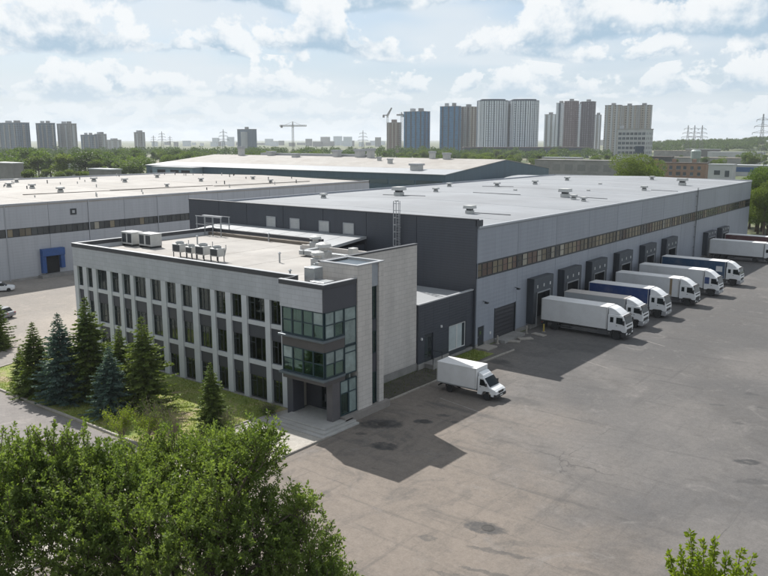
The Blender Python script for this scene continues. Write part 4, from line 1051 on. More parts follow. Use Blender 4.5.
# ------------------------------------------------------------------ left warehouse
XL = -130.6
lw = thing('warehouse', 'pale grey warehouse with blue dock shelter and cream roof at the left', 'warehouse', (XL, 64, 0))
MB().box(-212, XL - 0.2, 10.3, 161.8, 0, 12.8).build('core', CORE, lw)
ro = MB()
for i in range(12):
    y0 = 10 + 152 * i / 12; y1 = 10 + 152 * (i + 1) / 12; dz = 0.012 * (i % 2)
    MB().prism([(-212, 12.95 + dz), (-171.5, 13.5 + dz), (XL + 0.02, 12.95 + dz), (XL + 0.02, 12.7), (-212, 12.7)], y0, y1 - 0.02, 'y').build('roof_sheet', ROOF_C, lw)
LB = [10.95 + 7.65 * k for k in range(20)] + [162]
for i in range(20):
    y0, y1 = LB[i] + 0.03, LB[i + 1] - 0.03
    MB().box(XL - 0.18, XL, y0, y1, 9.0, 13.1).build('wall_panel', PANEL_W, lw)
    MB().box(XL - 0.18, XL, y0, y1, 0.4, 7.55).build('wall_panel', PANEL_W, lw)
    fr = MB().box(XL - 0.15, XL - 0.02, y0, y1, 8.9, 8.995).box(XL - 0.15, XL - 0.02, y0, y1, 7.555, 7.66)
    n = 7
    for k in range(n + 1):
        w = 0.12 if k in (0, n) else 0.05
        u = y0 + (y1 - y0) * k / n
        fr.box(XL - 0.15, XL - 0.02, max(y0, u - w), min(y1, u + w), 7.66, 8.9)
    f = fr.build('window', FRAME, lw)
    if LB[i + 1] > 60:
        for k in range(n):
            MB().box(XL - 0.12, XL - 0.08, y0 + (y1 - y0) * k / n + 0.05, y0 + (y1 - y0) * (k + 1) / n - 0.05, 7.66, 8.9).build('pane', BANDGL[random.choices((0, 2, 3), (1.2, 0.4, 7))[0]], f)
MB().box(XL - 0.3, XL + 0.05, 10.9, 162.1, 13.1, 13.26).build('coping', COPE, lw)
MB().box(-212.1, XL + 0.05, 161.8, 162.1, 12.5, 13.25).build('parapet', COPE_D, lw)
MB().box(-212.3, -212, 10.9, 162.1, 0, 13.35).build('parapet', PANEL_W, lw)
MB().box(XL - 0.18, XL + 0.04, 11, 162, 0, 0.395).build('plinth', PLINTH, lw)
BLUE = mat('dock_blue', (0.020, 0.085, 0.28), 0.5, var=0.15, scale=1.5)
for (y0, y1) in ((70.0, 74.25), (77.7, 81.9), (108, 112.2)):
    sh = MB().box(XL + 0.001, XL + 0.9, y0, y1, 3.75, 5.05).build('dock_shelter', BLUE, lw, 0.05)
    MB().box(XL + 0.001, XL + 0.7, y0, y0 + 0.75, 0.8, 3.74).build('side_pad', BLUE, sh, 0.03); MB().box(XL + 0.001, XL + 0.7, y1 - 0.75, y1, 1.4, 3.74).build('side_pad', BLUE, sh, 0.03)
    MB().box(XL + 0.001, XL + 0.05, y0 + 0.78, y1 - 0.78, 0.6, 3.74).build('dock_door', BLACK, sh)
    MB().box(XL + 0.05, XL + 1.4, y0 - 0.6, y1 + 1.6, 0.0, 0.55).build('dock_step', PLINTH, sh)
MB().box(XL, XL + 0.08, 76.3, 77.5, 10.6, 11.7).build('emblem_plate', FRAME, lw)
MB().box(XL + 0.08, XL + 0.1, 76.65, 77.15, 10.9, 11.4).build('emblem', COPE, lw)
for y in (64.4, 79.9, 95.0): MB().tube([(XL + 0.08, y, 0.2), (XL + 0.08, y, 13)], 0.07, 6).build('downpipe', PANEL_W, lw)
for (x, y, s) in ((-172.8, 86.8, 1.1), (-165.3, 88.1, 1.1), (-151.3, 86.6, 1.2), (-180.1, 112.3, 1.2), (-169.9, 114.4, 1.1), (-160, 130, 1.0), (-185, 135, 1.1), (-150, 112, 0.8), (-195, 100, 1.0), (-145, 140, 0.9), (-158, 146, 0.9)):
    z = 12.95 + 0.55 * (1 - abs(x + 171.5) / 41)
    roof_vent(lw, x, y, z, s)
for (x, y, l) in ((-150, 78, 20), (-148, 96, 26), (-143, 120, 30)):
    MB().bar((x, y, 13.3), (x + 2, y + l, 13.2), 0.5, 0.12).build('roof_patch', mat('roof_felt_patch', (0.16, 0.14, 0.12), 0.9), lw)
for i in range(46):
    x = random.uniform(-208, -134); y = random.uniform(75, 158); z = 12.95 + 0.55 * (1 - abs(x + 171.5) / 41)
    MB().tube([(x, y, z), (x, y, z + random.uniform(0.4, 0.9))], 0.12, 6).build('vent_pipe', UNIT if i % 2 else FRAME, lw)

# ------------------------------------------------------------------ long teal building behind
te = thing('industrial_hall', 'long teal walled hall with pale pitched roof behind the two warehouses', 'hall', (-156, 237, 0))
MB().prism([(237, 0), (320, 0), (320, 11.2), (281, 15.6), (237, 11.2)], -333, -156, 'x').build('wall', TEAL, te)
MB().prism([(236.6, 11.22), (250, 12.55), (250, 12.75), (236.6, 11.42)], -333.4, -155.8, 'x').build('roof_strip', ROOF_M, te)
MB().prism([(250, 12.56), (281, 15.68), (281, 15.9), (250, 12.77)], -333.4, -155.8, 'x').build('roof', ROOF_C, te)
MB().prism([(281, 15.69), (320.4, 11.25), (320.4, 11.45), (281, 15.91)], -333.4, -155.8, 'x').build('roof', ROOF_C, te)
for k in range(14):
    x0 = -330 + 12.4 * k
    w = MB().box(x0, x0 + 11.6, 236.86, 236.98, 7.4, 9.0).build('window_band', dark_glass('teal_band_%d' % k, (0.05, 0.08, 0.10), 0.2), te)
MB().box(-156, -155.9, 240, 317, 6.9, 7.2).build('trim', COPE_D, te)
MB().box(-320, -290, 231, 236.9, 0, 10.8).build('annex', mat('annex_blue', (0.22, 0.30, 0.36), 0.6), te)
MB().box(-320.3, -289.7, 230.7, 236.8, 10.8, 11.2).build('annex_roof', ROOF_M, te)
for x in (-316, -306, -298):
    MB().box(x, x + 6, 230.85, 230.98, 6.5, 9.8).build('opening', BLACK, te)
for (x, y, sx, sz) in ((-246, 281, 3, 3.5), (-232, 281, 3.4, 4), (-224, 279, 2.6, 4.6), (-175, 246, 3.6, 2.8), (-191, 280, 2, 3.5), (-183, 279, 2.4, 3), (-290, 281, 3, 2.5), (-268, 276, 3, 2.2), (-200, 262, 1.6, 2.4), (-212, 270, 1.4, 2.0), (-310, 279, 2.5, 5)):
    z = 11.4 + (15.8 - 11.4) * (1 - abs(y - 281) / 44) - 0.3
    v = MB().box(x - sx / 2, x + sx / 2, y - sx / 2, y + sx / 2, z, z + sz * 0.75).build('roof_unit', UNIT, te)
    MB().box(x - sx * 0.62, x + sx * 0.62, y - sx * 0.62, y + sx * 0.62, z + sz * 0.75, z + sz).build('hood', COPE, v)
MB().box(-300, -228, 283, 286, 15.1, 17.0).build('ridge_light', COPE, te)
sd = thing('arched_shed', 'small shed with pale arched roof at the end of the teal hall', 'shed', (-143, 280, 0))
arc = [(262 + 19 * (1 - math.cos(math.pi * k / 12)), 6.0 + 3.6 * math.sin(math.pi * k / 12)) for k in range(13)]
MB().prism([(262, 0), (300, 0), (300, 6.0)] + arc[::-1][1:], -150, -138, 'x').build('wall', TEAL, sd)
rb = MB()
for k in range(12):
    a, c = arc[k], arc[k + 1]
    rb.prism([a, c, (c[0], c[1] + 0.3), (a[0], a[1] + 0.3)], -150.2, -137.6, 'x')
rb.build('roof', ROOF_M, sd)
# ------------------------------------------------------------------ vehicles
def paint(name, col, rough=0.35): return mat(name, col, rough, var=0.04, scale=0.8, coord='OBJ', dirt=0.30, dirtcol=(0.40, 0.37, 0.33), coat=0.1)
P_WHITE = paint('truck_white', (0.86, 0.87, 0.88)); P_BOXW = paint('box_white', (0.80, 0.80, 0.80), 0.5); P_BOXG = paint('box_grey', (0.42, 0.44, 0.46), 0.5)
P_BLUE = paint('box_blue', (0.018, 0.055, 0.20), 0.45); P_BLUE2 = paint('box_steel_blue', (0.016, 0.065, 0.145), 0.45); P_RED = paint('box_dark_red', (0.13, 0.045, 0.05), 0.5); P_PALE = paint('box_pale', (0.74, 0.75, 0.76), 0.5)
P_TOP = paint('box_roof', (0.84, 0.83, 0.82), 0.6); P_TOPD = paint('box_roof_dusty', (0.60, 0.55, 0.51), 0.7)
P_GREY = paint('car_grey', (0.30, 0.31, 0.33), 0.3)
AUTOGL = dark_glass('vehicle_glass', (0.010, 0.015, 0.017), 0.05, 0.18)
GUARD = mat('guard_grey', (0.10, 0.10, 0.105), 0.6, coord='OBJ')
TYRE = mat('tyre', (0.022, 0.022, 0.023), 0.85, coord='OBJ'); RIM = mat('rim', (0.33, 0.33, 0.34), 0.45, metal=0.4, coord='OBJ')
CHASS = mat('chassis', (0.030, 0.030, 0.032), 0.7, coord='OBJ', dirt=0.5, dirtcol=(0.10, 0.09, 0.08)); LAMPM = mat('headlamp', (0.75, 0.77, 0.78), 0.12, coord='OBJ'); TAIL = mat('tail_lamp', (0.35, 0.02, 0.02), 0.3, coord='OBJ'); PLATE = mat('number_plate', (0.7, 0.7, 0.68), 0.5, coord='OBJ')
def wheel_meshes(r, w, tag_):
    ty = MB().lathe([(r * 0.58, -w / 2), (r * 0.93, -w / 2), (r, -w * 0.32), (r, w * 0.32), (r * 0.93, w / 2), (r * 0.58, w / 2)], (0, 0, 0), 24, 'y').mesh('wheel')
    ri = MB().lathe([(r * 0.60, -w * 0.42), (r * 0.60, w * 0.40), (r * 0.50, w * 0.36), (r * 0.42, w * 0.16), (r * 0.24, w * 0.2), (r * 0.16, w * 0.44), (r * 0.04, w * 0.46)], (0, 0, 0), 20, 'y').mesh('rim')
    return ty, ri
W_TRUCK = wheel_meshes(0.5, 0.32, 't'); W_VAN = wheel_meshes(0.36, 0.22, 'v'); W_CAR = wheel_meshes(0.32, 0.2, 'c')
def add_wheel(parent, ms, x, y, r, side):
    o = obj('wheel', ms[0], TYRE, parent); o.location = (x, y, r)
    q = obj('rim', ms[1], RIM, o)
    if side < 0: o.rotation_euler = (0, 0, math.pi)
    return o

def truck(loc, label, L=8.6, W=2.5, top=3.9, box=P_BOXW, roof=P_TOP, cabm=P_WHITE, rear_axles=1, semi=False, accent=None, curtain=False, rz=0.0, cab_drop=0.0, deflect=True):
    t = thing('truck', label, 'truck', loc, rz, group='trucks backed up to the docks')
    h = W / 2; floor = 1.12
    b_ = MB().box(0, L, -h, h, floor, top - 0.06).build('box_body', box, t, 0.03, world=False)
    MB().box(-0.02, L + 0.02, -h - 0.015, h + 0.015, top - 0.06, top).build('box_roof', roof, t, 0.02, world=False)
    MB().box(-0.03, L + 0.02, -h - 0.018, h + 0.018, floor - 0.1, floor + 0.03).build('box_rail', CHASS if not curtain else GALV, t, 0.01, world=False)
    for x in (0.02, L - 0.1):
        for s in (-1, 1): MB().box(x, x + 0.08, s * (h + 0.001), s * (h + 0.014), floor + 0.03, top - 0.06).build('corner_post', UNIT, b_, world=False)
    if curtain:
        for k in range(1, int(L / 1.25)):
            for s in (-1, 1): MB().box(k * 1.25, k * 1.25 + 0.05, s * (h + 0.001), s * (h + 0.012), floor + 0.03, top - 0.1).build('curtain_strap', box, b_, world=False)
    else:
        for k in range(1, int(L / 1.2)):
            for s in (-1, 1): MB().box(k * 1.2, k * 1.2 + 0.02, s * (h + 0.0005), s * (h + 0.005), floor + 0.04, top - 0.07).build('seam', box, b_, world=False)
    for s in (-1, 1): MB().box(-0.045, -0.021, s * 0.04, s * (h - 0.06), floor + 0.05, top - 0.12).build('rear_door', box, b_, world=False)
    # chassis, guards, tank
    c0 = L + 0.12
    MB().box(0.2, c0 + 2.0, -0.45, -0.25, 0.72, floor - 0.1).box(0.2, c0 + 2.0, 0.25, 0.45, 0.72, floor - 0.1).build('chassis', CHASS, t, world=False)
    MB().box(0.05, 0.15, -h + 0.1, h - 0.1, 0.5, 0.65).box(0.08, 0.16, -0.6, -0.5, 0.6, 1.02).box(0.08, 0.16, 0.5, 0.6, 0.6, 1.02).build('underrun_bar', CHASS, t, world=False)
    fa = c0 + 1.15
    ra = [1.9] if rear_axles == 1 else [1.5, 2.75] if rear_axles == 2 else [1.2, 2.5, 3.8]
    gx0, gx1 = max(ra) + 0.8, fa - 1.0
    for s in (-1, 1):
        MB().box(gx0, gx1, s * (h - 0.12), s * (h - 0.08), 0.45, 0.57).box(gx0, gx1, s * (h - 0.12), s * (h - 0.08), 0.72, 0.84).build('side_guard', GUARD, t, world=False)
    MB().box(gx1 - 1.5, gx1 - 0.2, -h + 0.14, -0.6, 0.5, 1.0).build('fuel_tank', GUARD, t, 0.06, world=False)
    MB().box(gx0 + 0.4, gx0 + 1.3, -h + 0.14, -0.6, 0.45, 1.0).build('tool_box', CHASS, t, 0.03, world=False)
    for x in ra:
        for s in (-1, 1):
            add_wheel(t, W_TRUCK, x, s * (h - 0.17), 0.5, s)
            MB().prism([(x - 0.62, 0.75), (x - 0.5, 1.0), (x + 0.5, 1.0), (x + 0.62, 0.75), (x + 0.56, 0.75), (x + 0.46, 0.95), (x - 0.46, 0.95), (x - 0.56, 0.75)], s * (h - 0.36), s * (h - 0.02), 'y').build('mudguard', CHASS, t, world=False)
    if semi:
        for s in (-1, 1): add_wheel(t, W_TRUCK, c0 - 1.6, s * (h - 0.17), 0.5, s)
    # cab
    cb = thing_part = None
    ch = 3.05 - cab_drop
    prof = [(0, 1.0), (0.45, 1.0), (0.62, 1.16), (1.68, 1.16), (1.85, 1.0), (2.26, 0.98), (2.34, 1.45), (2.24, 2.02), (1.94, ch - 0.08), (1.78, ch), (0.05, ch + 0.03), (0, ch - 0.05)]
    cab = MB().prism([(c0 + x, z) for x, z in prof], -h + 0.03, h - 0.03, 'y').build('cab', cabm, t, 0.06, world=False)
    x0, z0, x1, z1 = 2.245, 2.02, 1.97, ch - 0.16
    MB().add([(c0 + x0, -h + 0.16, z0), (c0 + x0, h - 0.16, z0), (c0 + x1, h - 0.2, z1), (c0 + x1, -h + 0.2, z1), (c0 + x0 + 0.03, -h + 0.16, z0 + 0.01), (c0 + x0 + 0.03, h - 0.16, z0 + 0.01), (c0 + x1 + 0.03, h - 0.2, z1 + 0.01), (c0 + x1 + 0.03, -h + 0.2, z1 + 0.01)],
             [(4, 5, 6, 7), (0, 1, 5, 4), (1, 2, 6, 5), (2, 3, 7, 6), (3, 0, 4, 7)]).build('windscreen', AUTOGL, cab, world=False)
    for s in (-1, 1):
        yy = s * (h - 0.03)
        dr = MB().prism([(c0 + 1.0, 1.22), (c0 + 1.95, 1.22), (c0 + 2.13, 2.0), (c0 + 1.9, ch - 0.2), (c0 + 0.98, ch - 0.2)], yy, yy + s * 0.012, 'y').build('door', cabm, cab, world=False)
        MB().prism([(c0 + 1.08, 2.02), (c0 + 2.0, 1.94), (c0 + 2.02, 2.05), (c0 + 1.84, ch - 0.27), (c0 + 1.08, ch - 0.27)], yy + s * 0.012, yy + s * 0.02, 'y').build('side_window', AUTOGL, dr, world=False)
        MB().box(c0 + 1.08, c0 + 1.24, yy + s * 0.012, yy + s * 0.04, 1.72, 1.78).build('handle', CHASS, dr, world=False)
        if not semi or accent is None:
            MB().prism([(c0 + 0.3, 2.1), (c0 + 0.72, 2.1), (c0 + 0.72, ch - 0.3), (c0 + 0.3, ch - 0.3)], yy, yy + s * 0.008, 'y').build('side_window', AUTOGL, cab, world=False)
        if accent is not None:
            MB().prism([(c0 + 0.1, 1.9), (c0 + 0.8, 1.9), (c0 + 0.8, ch - 0.1), (c0 + 0.1, ch - 0.1)], yy, yy + s * 0.01, 'y').build('side_panel', accent, cab, world=False)
        mi = MB().box(c0 + 2.05, c0 + 2.2, s * (h + 0.12), s * (h + 0.32), 1.95, 2.5).build('mirror', CHASS, cab, 0.02, world=False)
        MB().bar((c0 + 2.0, s * (h - 0.05), 2.5), (c0 + 2.12, s * (h + 0.2), 2.52), 0.04).build('mirror_arm', CHASS, mi, world=False)
        MB().box(c0 + 2.30, c0 + 2.375, s * (h - 0.55), s * (h - 0.15), 0.72, 0.95).build('headlight', LAMPM, cab, 0.02, world=False)
        add_wheel(t, W_TRUCK, fa, s * (h - 0.19), 0.5, s)
        MB().prism([(fa - 0.68, 0.62), (fa - 0.55, 1.05), (fa + 0.55, 1.12), (fa + 0.66, 0.62), (fa + 0.6, 0.62), (fa + 0.5, 1.02), (fa - 0.48, 0.98), (fa - 0.6, 0.62)], s * (h - 0.38), s * (h - 0.005), 'y').build('mudguard', CHASS, t, world=False)
        MB().box(c0 + 0.35, c0 + 0.6, s * (h - 0.4), s * (h - 0.02), 0.45, 1.0).build('step', CHASS, t, world=False)
    MB().prism([(c0 + 1.72, 0.42), (c0 + 2.30, 0.40), (c0 + 2.36, 0.62), (c0 + 2.34, 0.985), (c0 + 1.85, 0.985), (c0 + 1.75, 0.8)], -h + 0.01, h - 0.01, 'y').build('bumper', P_GREY if random.random() < 0.4 else CHASS, cab, 0.04, world=False)
    MB().box(c0 + 2.31, c0 + 2.345, -h + 0.45, h - 0.45, 1.05, 1.38).build('grille', CHASS, cab, world=False)
    MB().box(c0 + 2.27, c0 + 2.305, -h + 0.35, h - 0.35, 1.6, 1.82).build('grille', CHASS, cab, world=False)
    MB().box(c0 + 2.36, c0 + 2.372, -0.26, 0.26, 0.6, 0.72).build('number_plate', PLATE, cab, world=False)
    for s in (-0.6, 0.6): MB().bar((c0 + 2.24, s, 2.05), (c0 + 2.2, s - 0.5, 2.25), 0.03).build('wiper', CHASS, cab, world=False)
    if deflect:
        dp = [(0.0, ch + 0.02), (1.7, ch + 0.01), (1.42, ch + 0.22), (0.8, top - 0.22), (0.25, top - 0.02), (0.0, top - 0.02)]
        MB().prism([(c0 + x, z) for x, z in dp], -h + 0.2, h - 0.2, 'y').build('roof_deflector', cabm, cab, 0.07, world=False)
    MB().prism([(c0 + 1.88, ch - 0.02), (c0 + 2.16, ch - 0.16), (c0 + 2.18, ch - 0.12), (c0 + 1.9, ch + 0.03)], -h + 0.12, h - 0.12, 'y').build('sun_visor', CHASS, cab, world=False)
    return t

XR = XW + 1.05
T = [
 dict(y=91.25, L=8.75, box=P_BOXW, label='white box truck with plain sides, nearest of the docked row', top=3.9),
 dict(y=98.3, box=P_BOXG, roof=P_TOPD, label='box truck with grey sides, second in the docked row', top=3.7, W=2.42, cab_drop=0.12, L=8.4),
 dict(y=106.0, L=8.6, box=P_BLUE, label='truck with deep blue box and white cab beside the grey sided one', top=3.9, curtain=True, rear_axles=2),
 dict(y=116.6, L=9.6, box=P_PALE, label='white truck with long pale box between the blue truck and the blue trimmed cab', top=3.9, rear_axles=2),
 dict(y=126.3, L=10.2, box=P_PALE, roof=P_TOP, label='white truck with blue panels on its cab side', top=3.95, rear_axles=2, accent=P_BLUE, semi=True),
 dict(y=137.3, L=10.6, box=P_BLUE2, label='truck with steel blue curtain trailer and white cab', top=3.95, rear_axles=3, curtain=True, semi=True),
 dict(y=166.6, L=10.2, box=P_PALE, label='white truck standing at the far pair of docks in front of the dark red one', top=3.95, rear_axles=2, semi=True),
 dict(y=177.8, L=10.8, box=P_RED, label='truck with dark red trailer at the farthest dock', top=3.95, rear_axles=3, curtain=True, semi=True),
]
for k in T:
    k = dict(k); y = k.pop('y'); lab = k.pop('label')
    tr_ = truck((XR + random.uniform(0, 0.25), y, 0.0), lab, rz=random.uniform(-0.022, 0.022), **k)
    if 'steel blue' in lab:
        MB().box(k['L'] - 1.5, k['L'] - 0.5, -1.268, -1.2645, 2.2, 3.1).build('pale_patch', P_PALE, tr_, world=False)
    if 'long pale box' in lab:
        MB().box(k['L'] - 1.3, k['L'] - 0.95, -1.262, -1.257, 1.2, 3.8).build('tan_stripe', paint('stripe_tan', (0.30, 0.22, 0.13)), tr_, world=False)
    for s_ in (-1, 1):
        MB().box(0.62, 0.66, s_ * 0.72, s_ * 1.18, 0.28, 0.8).build('mud_flap', RUBBER, tr_, world=False)
        MB().box(0.02, 0.049, s_ * 0.85, s_ * 1.12, 0.68, 0.84).build('tail_light', TAIL, tr_, world=False)

def van(loc, label, rz=0.0):
    t = thing('delivery_van', label, 'van', loc, rz)
    h = 1.08
    b_ = MB().box(0, 4.35, -h, h, 0.92, 2.86).build('box_body', P_BOXW, t, 0.03, world=False)
    MB().box(-0.02, 4.37, -h - 0.012, h + 0.012, 2.86, 2.91).build('box_roof', P_TOP, t, 0.015, world=False)
    MB().box(-0.02, 4.37, -h - 0.012, h + 0.012, 0.84, 0.95).build('box_rail', GALV, t, world=False)
    for s in (-1, 1):
        MB().box(-0.035, -0.012, s * 0.03, s * (h - 0.04), 0.98, 2.8).build('rear_door', P_BOXW, b_, world=False)
        for x in (0.02, 4.25): MB().box(x, x + 0.07, s * (h + 0.001), s * (h + 0.012), 0.95, 2.86).build('corner_post', UNIT, b_, world=False)
    MB().box(0.1, 5.6, -0.42, -0.28, 0.55, 0.84).box(0.1, 5.6, 0.28, 0.42, 0.55, 0.84).build('chassis', CHASS, t, world=False)
    MB().box(0.02, 0.1, -0.9, 0.9, 0.42, 0.55).build('underrun_bar', CHASS, t, world=False)
    prof = [(4.42, 0.45), (4.9, 0.45), (4.98, 0.72), (5.12, 0.84), (5.68, 0.84), (5.82, 0.72), (5.88, 0.45), (6.38, 0.42), (6.45, 0.72), (6.40, 0.98), (6.22, 1.12), (5.72, 1.30), (5.10, 2.06), (4.95, 2.12), (4.42, 2.14)]
    # cab narrows towards the roof and the bonnet
    cab_mb = MB().prism(prof, -0.97, 0.97, 'y')
    cab_mb.v = [(x, y * (1 - 0.09 * max(0, z - 1.2)) * (1 - 0.07 * max(0, x - 5.9) / 0.5), z) for (x, y, z) in cab_mb.v]
    cab = cab_mb.build('cab', P_WHITE, t, 0.05, world=False)
    MB().add([(5.735, -0.86, 1.33), (5.735, 0.86, 1.33), (5.135, 0.80, 2.06), (5.135, -0.80, 2.06), (5.76, -0.86, 1.345), (5.76, 0.86, 1.345), (5.16, 0.80, 2.075), (5.16, -0.80, 2.075)], [(4, 5, 6, 7), (0, 1, 5, 4), (1, 2, 6, 5), (2, 3, 7, 6), (3, 0, 4, 7)]).build('windscreen', AUTOGL, cab, world=False)
    for s in (-1, 1):
        dr = MB().add([(4.62, s * 0.972, 0.6), (5.0, s * 0.975, 0.85), (5.55, s * 0.975, 0.9), (5.55, s * 0.962, 1.34), (5.1, s * 0.905, 2.0), (4.62, s * 0.90, 2.02), (4.62, s * 0.965, 1.3)], [(0, 1, 2, 3, 6), (6, 3, 4, 5)]).build('door', P_WHITE, cab, world=False)
        MB().add([(4.68, s * 0.968, 1.36), (5.45, s * 0.968, 1.36), (5.07, s * 0.918, 1.94), (4.68, s * 0.916, 1.95)], [(0, 1, 2, 3)]).build('side_window', AUTOGL, dr, world=False)
        MB().box(4.7, 4.84, s * 0.973, s * 0.995, 1.2, 1.25).build('handle', CHASS, dr, world=False)
        MB().box(5.35, 5.5, s * 1.02, s * 1.2, 1.38, 1.68).build('mirror', CHASS, cab, 0.02, world=False)
        MB().bar((5.42, s * 0.94, 1.45), (5.42, s * 1.1, 1.5), 0.04).build('mirror_arm', CHASS, cab, world=False)
        MB().box(6.30, 6.43, s * 0.52, s * 0.86, 0.86, 1.02).build('headlight', LAMPM, cab, 0.02, world=False)
        add_wheel(t, W_VAN, 1.35, s * 0.86, 0.36, s); add_wheel(t, W_VAN, 5.40, s * 0.86, 0.36, s)
        MB().prism([(0.9, 0.5), (0.98, 0.76), (1.72, 0.76), (1.8, 0.5), (1.75, 0.5), (1.68, 0.72), (1.02, 0.72), (0.95, 0.5)], s * 0.74, s * 1.0, 'y').build('mudguard', CHASS, t, world=False)
    MB().prism([(5.86, 0.38), (6.42, 0.36), (6.5, 0.5), (6.46, 0.70), (5.9, 0.70)], -0.93, 0.93, 'y').build('bumper', CHASS, cab, 0.03, world=False)
    MB().box(6.40, 6.46, -0.45, 0.45, 0.78, 1.0).build('grille', CHASS, cab, world=False)
    MB().box(6.47, 6.50, -0.25, 0.25, 0.5, 0.6).build('number_plate', PLATE, cab, world=False)
    MB().prism([(4.42, 2.13), (5.02, 2.12), (4.92, 2.3), (4.6, 2.52), (4.42, 2.54)], -0.78, 0.78, 'y').build('roof_deflector', P_WHITE, cab, 0.06, world=False)
    return t
van((-40.55, 61.72, 0), 'small white box van parked beside the dark annex', 0.015)

def car(loc, rz, paintm, label):
    t = thing('car', label, 'car', loc, rz)
    n = 12
    body = [(-2.15, 0.35), (-2.2, 0.7), (-2.1, 0.92), (-1.2, 0.98), (1.0, 0.95), (1.9, 0.82), (2.15, 0.66), (2.18, 0.35), (1.75, 0.22), (-1.8, 0.22)]
    mb = MB().prism(body, -0.88, 0.88, 'y')
    bo = mb.build('body', paintm, t, 0.09, world=False)
    gh = MB().prism([(-1.75, 0.93), (-1.3, 1.38), (-0.9, 1.47), (0.25, 1.46), (1.1, 0.92)], -0.8, 0.8, 'y')
    gh.v = [(x, y * (1 - 0.2 * max(0, z - 0.93)), z) for x, y, z in gh.v]
    g = gh.build('cabin', AUTOGL, t, 0.05, world=False)
    rr = MB().prism([(-1.28, 1.40), (-0.9, 1.485), (0.28, 1.475), (0.35, 1.43)], -0.71, 0.71, 'y').build('roof', paintm, t, 0.02, world=False)
    for s in (-1, 1):
        for x in (-1.35, 1.3): add_wheel(t, W_CAR, x, s * 0.78, 0.32, s)
        MB().box(2.02, 2.17, s * 0.5, s * 0.8, 0.6, 0.74).build('headlight', LAMPM, t, 0.02, world=False)
        MB().box(-2.19, -2.1, s * 0.5, s * 0.8, 0.66, 0.84).build('tail_light', TAIL, t, 0.02, world=False)
        MB().box(0.7, 0.85, s * 0.86, s * 1.02, 0.95, 1.1).build('mirror', paintm, t, 0.02, world=False)
    return t
car((-123.9, 59.3, 0), R(60), P_WHITE, 'white car parked by the left warehouse wall at the picture edge')
car((-105.5, 50.0, 0), R(200), P_GREY, 'grey car partly hidden by the conifer at the left edge')

# bollards and odds and ends by the docks
YEL = mat('bollard_yellow', (0.45, 0.33, 0.06), 0.6, dirt=0.4, dirtcol=(0.2, 0.17, 0.1))
for (x, y, lab) in ((-42.9, 88.3, 'short yellowish bollard beside the nearest docked truck'), (-44.2, 86.2, 'short bollard right of the dark warehouse gate'), (-44.6, 79.6, 'short bollard between the warehouse door and gate')):
    t = thing('bollard', lab, 'bollard', (x, y, 0))
    MB().lathe([(0.11, 0), (0.11, 0.95), (0.07, 1.02)], (0, 0, 0), 10).build('post', YEL if y > 88 else KERB, t, world=False)
    MB().lathe([(0.24, 0), (0.24, 0.06), (0.12, 0.08)], (0, 0, 0), 10).build('foot', KERB, t, world=False)
for (x, y, a, lab) in ((-43.6, 81.5, 0.3, 'concrete slab lying beside the warehouse gate'), (-42.6, 86.4, -0.2, 'pale concrete slab lying near the first dock'), (-43.0, 83.6, 0.9, 'low concrete block in front of the warehouse gate')):
    o = MB().box(-0.9, 0.9, -0.45, 0.45, 0, 0.14).build('concrete_slab', KERB, None, 0.03); o.location = (x, y, 0.0); o.rotation_euler = (0, 0, a); tag(o, lab, 'slab')
# ------------------------------------------------------------------ city and industry in the distance
def mpx(d): return d / math.hypot(FPX, CY - HY)      # metres per photo pixel on the horizon at distance d

def block(name, label, cat, xl, xc, xr, ytop, d, wallm, roofm=None, group=None, base=0.0, z=None):
    """box with its near corner at pixel column xc: left face looks to -y, right face to +x. Returns (empty, X0, X1, Y0, Y1, Z)"""
    c = atd(xc, HY, d)
    w = max(2.0, (xc - xl) * mpx(d) / math.cos(YAW)); dp = max(2.0, (xr - xc) * mpx(d) / math.sin(YAW))
    Z = CAMZ + (HY - ytop) * mpx(d) if z is None else z
    t = thing(name, label, cat, (c.x, c.y, base), group=group)
    MB().box(-w, 0, 0, dp, 0, Z).build('wall', wallm, t, world=False)
    MB().box(-w - 0.3, 0.3, -0.3, dp + 0.3, Z, Z + 0.5).build('roof', roofm or mat('far_roof', (0.30, 0.30, 0.30), 0.8), t, world=False)
    return t, w, dp, Z

F_GREY = far_facade('far_grey', (0.125, 0.165, 0.215), (0.04, 0.06, 0.085), 3.4, 2.9, 0.55, 0.55)
F_GREY2 = far_facade('far_grey_warm', (0.27, 0.265, 0.255), (0.07, 0.075, 0.085), 3.2, 2.9, 0.5, 0.5)
F_GLASS = far_facade('far_glass', (0.026, 0.150, 0.290), (0.012, 0.085, 0.195), 2.4, 3.2, 0.6, 0.7)
F_BEIGE = far_facade('far_beige', (0.36, 0.32, 0.275), (0.10, 0.095, 0.09), 3.4, 3.0, 0.5, 0.5)
F_WHITE = far_facade('far_white', (0.60, 0.63, 0.67), (0.20, 0.25, 0.31), 3.0, 3.0, 0.3, 0.45)
F_SLATE = far_facade('far_slate', (0.030, 0.052, 0.080), (0.020, 0.035, 0.055), 3.0, 3.0, 0.5, 0.6)
F_BROWN = far_facade('far_brown', (0.105, 0.065, 0.070), (0.30, 0.28, 0.28), 3.6, 3.0, 0.35, 0.4)
F_DARKB = far_facade('far_dark_brown', (0.058, 0.045, 0.060), (0.28, 0.27, 0.29), 3.6, 3.0, 0.3, 0.4)
F_RED = far_facade('far_unfinished', (0.22, 0.155, 0.13), (0.055, 0.05, 0.05), 3.6, 3.0, 0.6, 0.6)
PALEC = mat('far_pale', (0.46, 0.48, 0.50), 0.7)

